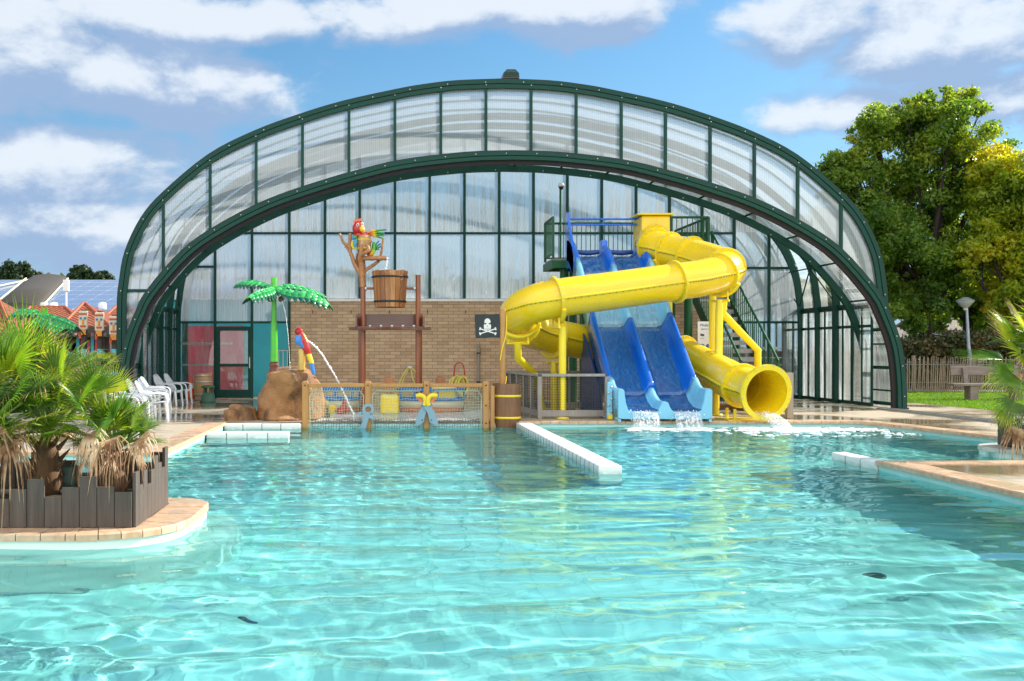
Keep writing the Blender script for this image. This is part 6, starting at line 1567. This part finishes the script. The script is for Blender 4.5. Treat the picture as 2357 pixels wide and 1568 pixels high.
g = MB(); g.bx(-23.8, -3, yA+.3, yB-.2, 0, zA-.21); g.build('wall', M_teal, sb)
def sk(x, k): return Vector((x, yA+(yB-yA)*k, zA+(zB-zA)*k))
m, t = mat('weathered_rooflight'); sp = t.N.new('ShaderNodeSeparateXYZ'); t.L.new(t.N.new('ShaderNodeTexCoord').outputs['Object'], sp.inputs[0]); f = t.math('FRACT', t.math('MULTIPLY', sp.outputs[1], 2.4))
principled(t, col=t.mix(t.rng(f, .3, .9), (.045, .038, .03), (.10, .085, .065)), rough=.7); M_rl = m
xa = at(35, 0, yA).x; xb2 = at(108, 0, yB).x; g = MB(); vs = []; n = 10
for k in (0, 1.02):
    xc = xa if k == 0 else xb2
    for i in range(n+1): a = math.pi*i/n; p = sk(xc-1.15*math.cos(a), k); vs.append(p+Vector((0, 0, .32*math.sin(a))))
g.add(vs, [(i, i+1, n+2+i, n+1+i) for i in range(n)]+[tuple(range(n+1)), tuple(range(n+1, 2*n+2))], True); g.build('rooflight', M_rl, sb)
for s_ in (-1.25, 1.25):
    g = MB(); a, b = sk(xa+s_, 0), sk(xb2+s_, 1.0); g.tube([a+Vector((0, 0, .08)), b+Vector((0, 0, .08))], .06, 5, smooth=False); g.build('rooflight_kerb', paint('cream_flashing', (.60, .56, .42), .6), sb)
g = MB(); g.tube([sk(-23.6, .0)+Vector((0, 0, .08)), sk(-20.5, 1)+Vector((0, 0, .08))], .06, 5); g.build('verge', bpy.data.materials['cream_flashing'], sb)
for px in (44, 68, 188):
    a = at(px, 700, 47); g = MB(); g.lathe((a.x, 50.5, zA), [(.2, 0), (.22, .2), (.18, .34), (0, .38)], 8); g.build('roof_fan', M_white, sb)
a = at(148, 0, 49.9); g = MB(); g.cyl((a.x, 50.2, zA), (a.x, 50.2, zA+1.0), .05, 8); g.bx(a.x-.13, a.x+.13, 50.1, 50.3, zA+.9, zA+1.45); g.build('aerial', M_white, sb)
# tiled hip roofs
m, t = mat('clay_roof_tile'); sp = t.N.new('ShaderNodeSeparateXYZ'); t.L.new(t.N.new('ShaderNodeTexCoord').outputs['Object'], sp.inputs[0])
wx = t.math('SINE', t.math('MULTIPLY', t.math('ADD', sp.outputs[0], t.math('MULTIPLY', sp.outputs[1], 1.0)), 28.0)); wz = t.math('FRACT', t.math('MULTIPLY', sp.outputs[2], 8.5))
n = t.noise(t.coord(), 3, 4); c = t.mix(t.rng(n, .3, .7), (.26, .06, .022), (.40, .115, .045)); c = t.mix(t.math('MULTIPLY', t.rng(wz, .0, .25, 1, 0), .75), c, (.09, .03, .02)); c = t.mix(t.math('MULTIPLY', t.rng(wx, -1, -.3, 1, 0), .65), c, (.12, .04, .025))
h_ = t.math('ADD', wx, wz); principled(t, col=c, rough=.6, normal=t.bump(h_, .7, .05)); M_clay = m
M_ridge = paint('ridge_tile', (.38, .11, .05), .6, .12, 6)
def hip(px0, px1, py_e, ridge, Y, dp, label, walls=True):
    """eaves from px0..px1, ridge pixels [(px, py), (px, py)]"""
    e0, e1 = at(px0, py_e, Y), at(px1, py_e, Y); (a, b), (c, d) = ridge; r0, r1 = at(a, b, Y+dp/2), at(c, d, Y+dp/2); z = e0.z
    h = thing('tiled_pavilion', ((e0.x+e1.x)/2, Y+dp/2, 0), label, 'building'); g = MB()
    vs = [e0, e1, Vector((e1.x, Y+dp, z)), Vector((e0.x, Y+dp, z)), r0, r1]; g.add(vs, [(0, 1, 5, 4), (1, 2, 5), (2, 3, 4, 5), (3, 0, 4), (0, 1, 2, 3)]); g.build('roof', M_clay, h)
    for p, q in ((r0, e0), (r1, e1), (r0, r1)):
        if (p-q).length > .05: g = MB(); g.tube([p, q], .06, 6); g.build('ridge', M_ridge, h)
    g = MB(); g.bx(e0.x, e1.x, Y-.08, Y-.02, z-.16, z-.005); g.build('gutter', M_dark, h)
    if walls:
        g = MB(); g.bx(e0.x+.5, e1.x-.5, Y+.9, Y+dp-.5, 0, z-.01); g.build('wall', M_dark2, h)
        n = max(2, int((e1.x-e0.x)/1.6)); w_ = (e1.x-e0.x-1.2)/n
        for i in range(n):
            x = e0.x+.6+i*w_; g = MB(); g.bx(x+.1, x+w_-.1, Y+.82, Y+.899, .3, z-.35); f_ = g.build('window', M_red, h); g = MB(); g.bx(x+.25, x+w_-.25, Y+.79, Y+.819, .55, z-.5); g.build('pane', M_glassd, h)
            g = MB(); g.bx(x-.06, x+.06, Y+.80, Y+.899, 0, z-.2); g.build('pilaster', M_teal, h)
    return h
M_dark2 = paint('dark_wall', (.05, .03, .03), .7); M_glassd = gloss('dark_pane', (.01, .012, .015), .05, 0, 1)
hip(130, 268, 762, [(192, 697), (198, 699)], 40, 7, 'clay tiled pavilion with a pointed roof beside the left arch')
hip(20, 210, 762, [(70, 706), (150, 706)], 43.5, 8, 'long clay tiled pavilion behind the artificial palm')
hip(-160, 35, 778, [(-90, 690), (-2, 690)], 37, 7, 'clay tiled pavilion at the far left edge')
hip(225, 330, 745, [(276, 697), (290, 697)], 46, 8, 'clay tiled roof partly hidden behind the left arch')
# pergola, totems, palms, chairs
pg_ = thing('pergola', (-10.5, 36, 0), 'dark brown timber pergola in front of the clay tiled pavilions', 'pergola')
for k, px in enumerate((95, 160, 235)):
    a = at(px, 0, 37); g = MB(); g.bx(a.x-.07, a.x+.07, 37-.07, 37.07, 0, 2.2); g.build('post', M_dark, pg_)
    g = MB(); g.bx(a.x-.075, a.x+.075, 36.92, 37.075, 1.2, 1.45); g.build('post_band', M_teal, pg_)
for y_ in (36.4, 37.6): a, b = at(80, 0, y_), at(268, 0, y_); g = MB(); g.bx(a.x, b.x, y_-.05, y_+.05, 2.2, 2.36); g.build('beam', M_dark, pg_)
for i in range(13): a = at(92+i*14, 0, 37); g = MB(); g.bx(a.x-.05, a.x+.05, 35.9, 38.0, 2.0, 2.12); g.build('joist', wood('joist_timber', (.15, .09, .07), (.26, .17, .13), .8), pg_)
M_tot = [paint('totem_cream', (.62, .55, .40), .6), paint('totem_red', (.55, .07, .03), .6), paint('totem_blue', (.03, .22, .42), .6), paint('totem_orange', (.65, .25, .03), .6)]
for px, top, lab in ((194, 713, 'dark totem pole with a cream mask, tallest in front of the pointed roof'), (231, 716, 'dark totem pole with a red and blue carved mask, middle one of three'), (264, 725, 'dark totem pole next to the foot of the left arch')):
    Y_ = 33.5; a = at(px, top, Y_); tp = thing('totem_pole', (a.x, Y_, 0), lab, 'totem pole'); g = MB(); g.cyl((a.x, Y_, 0), (a.x, Y_, a.z), .10, 10); g.build('pole', M_dark, tp)
    g = MB(); g.box((a.x, Y_-.1, a.z-.35), (.30, .12, .62), bev=.04); mk = g.build('mask', M_tot[0], tp)
    for (dx, dz, w_, h_, c_) in ((-.07, -.28, .07, .07, 2), (.07, -.28, .07, .07, 2), (0, -.40, .06, .16, 3), (0, -.54, .18, .06, 1), (0, -.14, .28, .05, 1), (0, -.74, .2, .18, 3), (-.09, -.85, .08, .2, 1)):
        g = MB(); g.box((a.x+dx, Y_-.17, a.z+dz), (w_, .04, h_), bev=.01); g.build('carving', M_tot[c_], tp)
    g = MB(); g.cyl((a.x, Y_, 1.3), (a.x, Y_, 1.55), .108, 10); g.build('teal_band', M_teal, tp)
a = at(100, 0, 30); ap = thing('palm_fountain', (a.x, 30, 0), 'large green artificial palm far left in front of the tiled roofs', 'palm fountain'); hb = at(104, 722, 30)
g = MB(); g.cyl((hb.x-.1, 30, 0), (hb.x, 30, hb.z+.15), .08, 12); g.build('trunk', M_trunkg, ap)
for pts in ([(104, 722, 30), (80, 714, 30), (48, 712, 30.2), (30, 722, 30.3)], [(104, 722, 30), (130, 728, 29.8), (160, 738, 29.6), (178, 752, 29.5)], [(104, 724, 30), (85, 735, 29.3), (65, 745, 29)], [(104, 724, 30), (125, 742, 29.4), (150, 756, 29.1)]): pleaf([at(*p) for p in pts], .30, ap)
rz = thing('potted_palm', at(243, 860, 33), 'small yellow leaved palm behind the brown fence', 'plant'); hb = at(243, 838, 33)
for k in range(9): a = R(20+k*35); fan(rz, hb-Vector((0, 0, .5)), hb+Vector((math.cos(a)*.25, math.sin(a)*.25, .18)), (0, -.3, 1), .34, 80, .4, 1, 14, rnd, 'leaf')
pf2 = thing('slat_fence', (-9.5, 32, 0), 'low brown slatted fence behind the far white chairs', 'fence')
for i in range(24): a = at(196+i*3, 0, 32); g = MB(); g.bx(a.x-.017, a.x+.017, 31.98, 32.0, 0, .9); g.build('slat', M_dark3 if 'M_dark3' in globals() else M_pole, pf2)
g = MB(); a, b = at(194, 0, 32), at(268, 0, 32); g.bx(a.x, b.x, 32.001, 32.05, .75, .82); g.build('rail', M_pole, pf2)
tbn = thing('waste_bin', at(236, 900, 27.5), 'brown boxed waste bin with a blue top beside the far white chair', 'bin'); a = at(238, 0, 27.5)
g = MB(); g.bx(a.x-.35, a.x+.35, 27.3, 27.8, 0, .85); g.build('box', M_pole, tbn); g = MB(); g.bx(a.x-.38, a.x+.38, 27.28, 27.82, .851, .92); g.build('lid', M_kb, tbn)
for px, Y_, az_, lab in ((248, 27.2, 200, 'white plastic armchair beside the brown waste bin'), (215, 25.5, 250, 'white plastic armchair standing apart behind the palm fronds')):
    a = at(px, 0, Y_); copy_tree(ch0, (a.x, Y_, 0), R(az_), lab, 'white plastic armchairs by the far lawn').scale = (1.05,)*3

# ------------------------------------------------------------------ running water
m, t = mat('white_water'); p = principled(t, col=(.88, .92, .93), rough=.12, spec=.6)
tr_n = t.N.new('ShaderNodeBsdfTransparent'); a = t.N.new('ShaderNodeMixShader'); n = t.noise(t.coord(scale=(1, 1, .5)), 26, 4, .7)
t.L.new(t.rng(n, .38, .62, .0, .9), a.inputs[0]); t.L.new(tr_n.outputs[0], a.inputs[1]); t.L.new(p.outputs[0], a.inputs[2]); t.L.new(a.outputs[0], t.out.inputs[0]); M_ww = m
M_foam = paint('foam', (.88, .92, .93), .35, .05, 5)
def blob(g, c, r, sq=1.0): g.sphere(c, (r*rnd.uniform(.7, 1.3), r*rnd.uniform(.7, 1.3), r*sq), 7, 5)
def fall(name, pts, w0, w1, label, n=60):
    o = thing(name, pts[-1], label, 'water jet'); P_ = smooth_path(pts, 8); k = len(P_); g = MB()
    nn = 10; vs = []
    for i, p in enumerate(P_):
        ww = w0+(w1-w0)*i/(k-1)
        for j in range(nn+1):
            a = math.pi*j/nn; q = Vector((-math.cos(a)*ww, -math.sin(a)*ww*.5, 0)); e = noise.noise(Vector((i*.7, j*1.1, 0)))*.04; vs.append(p+q*(1+e*3)+Vector((0, e, 0)))
    g.add(vs, [(i*(nn+1)+j, i*(nn+1)+j+1, (i+1)*(nn+1)+j+1, (i+1)*(nn+1)+j) for i in range(k-1) for j in range(nn)], True); g.build('sheet', M_ww, o, fix=False)
    g = MB()
    for q in range(n):
        i = rnd.randrange(k); ww = (w0+(w1-w0)*i/k)*1.25; blob(g, P_[i]+Vector((rnd.uniform(-ww, ww), rnd.uniform(-ww, ww)*.6, rnd.uniform(-.03, .03))), rnd.uniform(.004, .011), 1.6)
    s_ = g.build('droplets', M_foam, o); s_['kind'] = 'stuff'; return o
mth = path[-1]; fall('waterfall', [mth+Vector((.0, .15, -.42)), mth+Vector((.03, -.10, -.45)), (mth.x+.08, mth.y-.42, .05), (mth.x+.11, mth.y-.72, WZ)], .16, .21, 'white water pouring from the mouth of the yellow tube slide', 70)
for xc, lab in ((XS0+.54, 'white water spilling from the left lane of the blue slide'), (XS0+1.43, 'white water spilling from the right lane of the blue slide')):
    fall('waterfall', [(xc, 21.62, .23), (xc, 21.45, .20), (xc, 21.32, .05), (xc, 21.28, WZ)], .25, .29, lab, 45)
def jet(name, pts, r, label, n=90):
    o = thing(name, pts[-1], label, 'water jet'); P_ = smooth_path(pts, n//len(pts)); g = MB()
    for i, p in enumerate(P_):
        q = Vector((rnd.uniform(-1, 1), rnd.uniform(-1, 1), rnd.uniform(-1, 1)))*r*.35; blob(g, p+q, r*rnd.uniform(.6, 1.3), 1.4)
    g.tube(P_, r*.45, 5); g.build('droplets', M_foam, o); return o
def r2(cx, cy, Y): return rp(cx, cy, Y)
jet('water_jet', [r2(655, 885, 22.0), r2(740, 960, 22.2), r2(800, 1050, 22.5), r2(860, 1150, 22.9), r2(920, 1270, 23.3), r2(980, 1400, 23.6)], .018, 'arching water jet from the slim parrot squirter', 110)
jet('water_jet', [r2(484, 615, 22.2), r2(505, 690, 22.2), r2(520, 800, 22.2), r2(530, 900, 22.2), r2(540, 1100, 22.2)], .009, 'thin dripping jet below the palm fountain coconut', 60)
a = qp(885, 965, Yb-.05); jet('water_jet', [a, qp(880, 1050, Yb-.05), qp(862, 1140, Yb-.05), qp(858, 1230, Yb-.05)], .024, 'short white jet falling from the branch into the bucket', 50)
# foam where the slides enter the pool
g = MB()
for (cx_, cy_, rx_, ry_, n, rr) in ((mth.x+.15, mth.y-.85, .5, .35, 260, .03), (mth.x+1.2, 20.9, 1.6, .45, 260, .022), (XS0+.55, 21.1, .42, .22, 140, .026), (XS0+1.45, 21.1, .42, .22, 140, .026), (XS0+1.2, 20.7, 1.3, .3, 60, .02), (mth.x+.6, 20.0, 2.2, .9, 150, .016), (mth.x-.2, 21.2, .9, .3, 90, .025)):
    for k in range(n):
        a_, q = rnd.uniform(0, 6.28), rnd.random()**.6; x, y = cx_+rx_*q*math.cos(a_), cy_+ry_*q*math.sin(a_)
        if y > 21.45: continue
        r_ = rr*rnd.uniform(.5, 1.8); g.sphere((x, y, WZ+.006), (r_*rnd.uniform(1, 4), r_*rnd.uniform(.6, 1.3), r_*rnd.uniform(.25, .8)), 6, 4)
o = g.build('foam', M_foam); tag(o, 'white foam on the pool where the slides pour in', 'foam', kind='stuff')
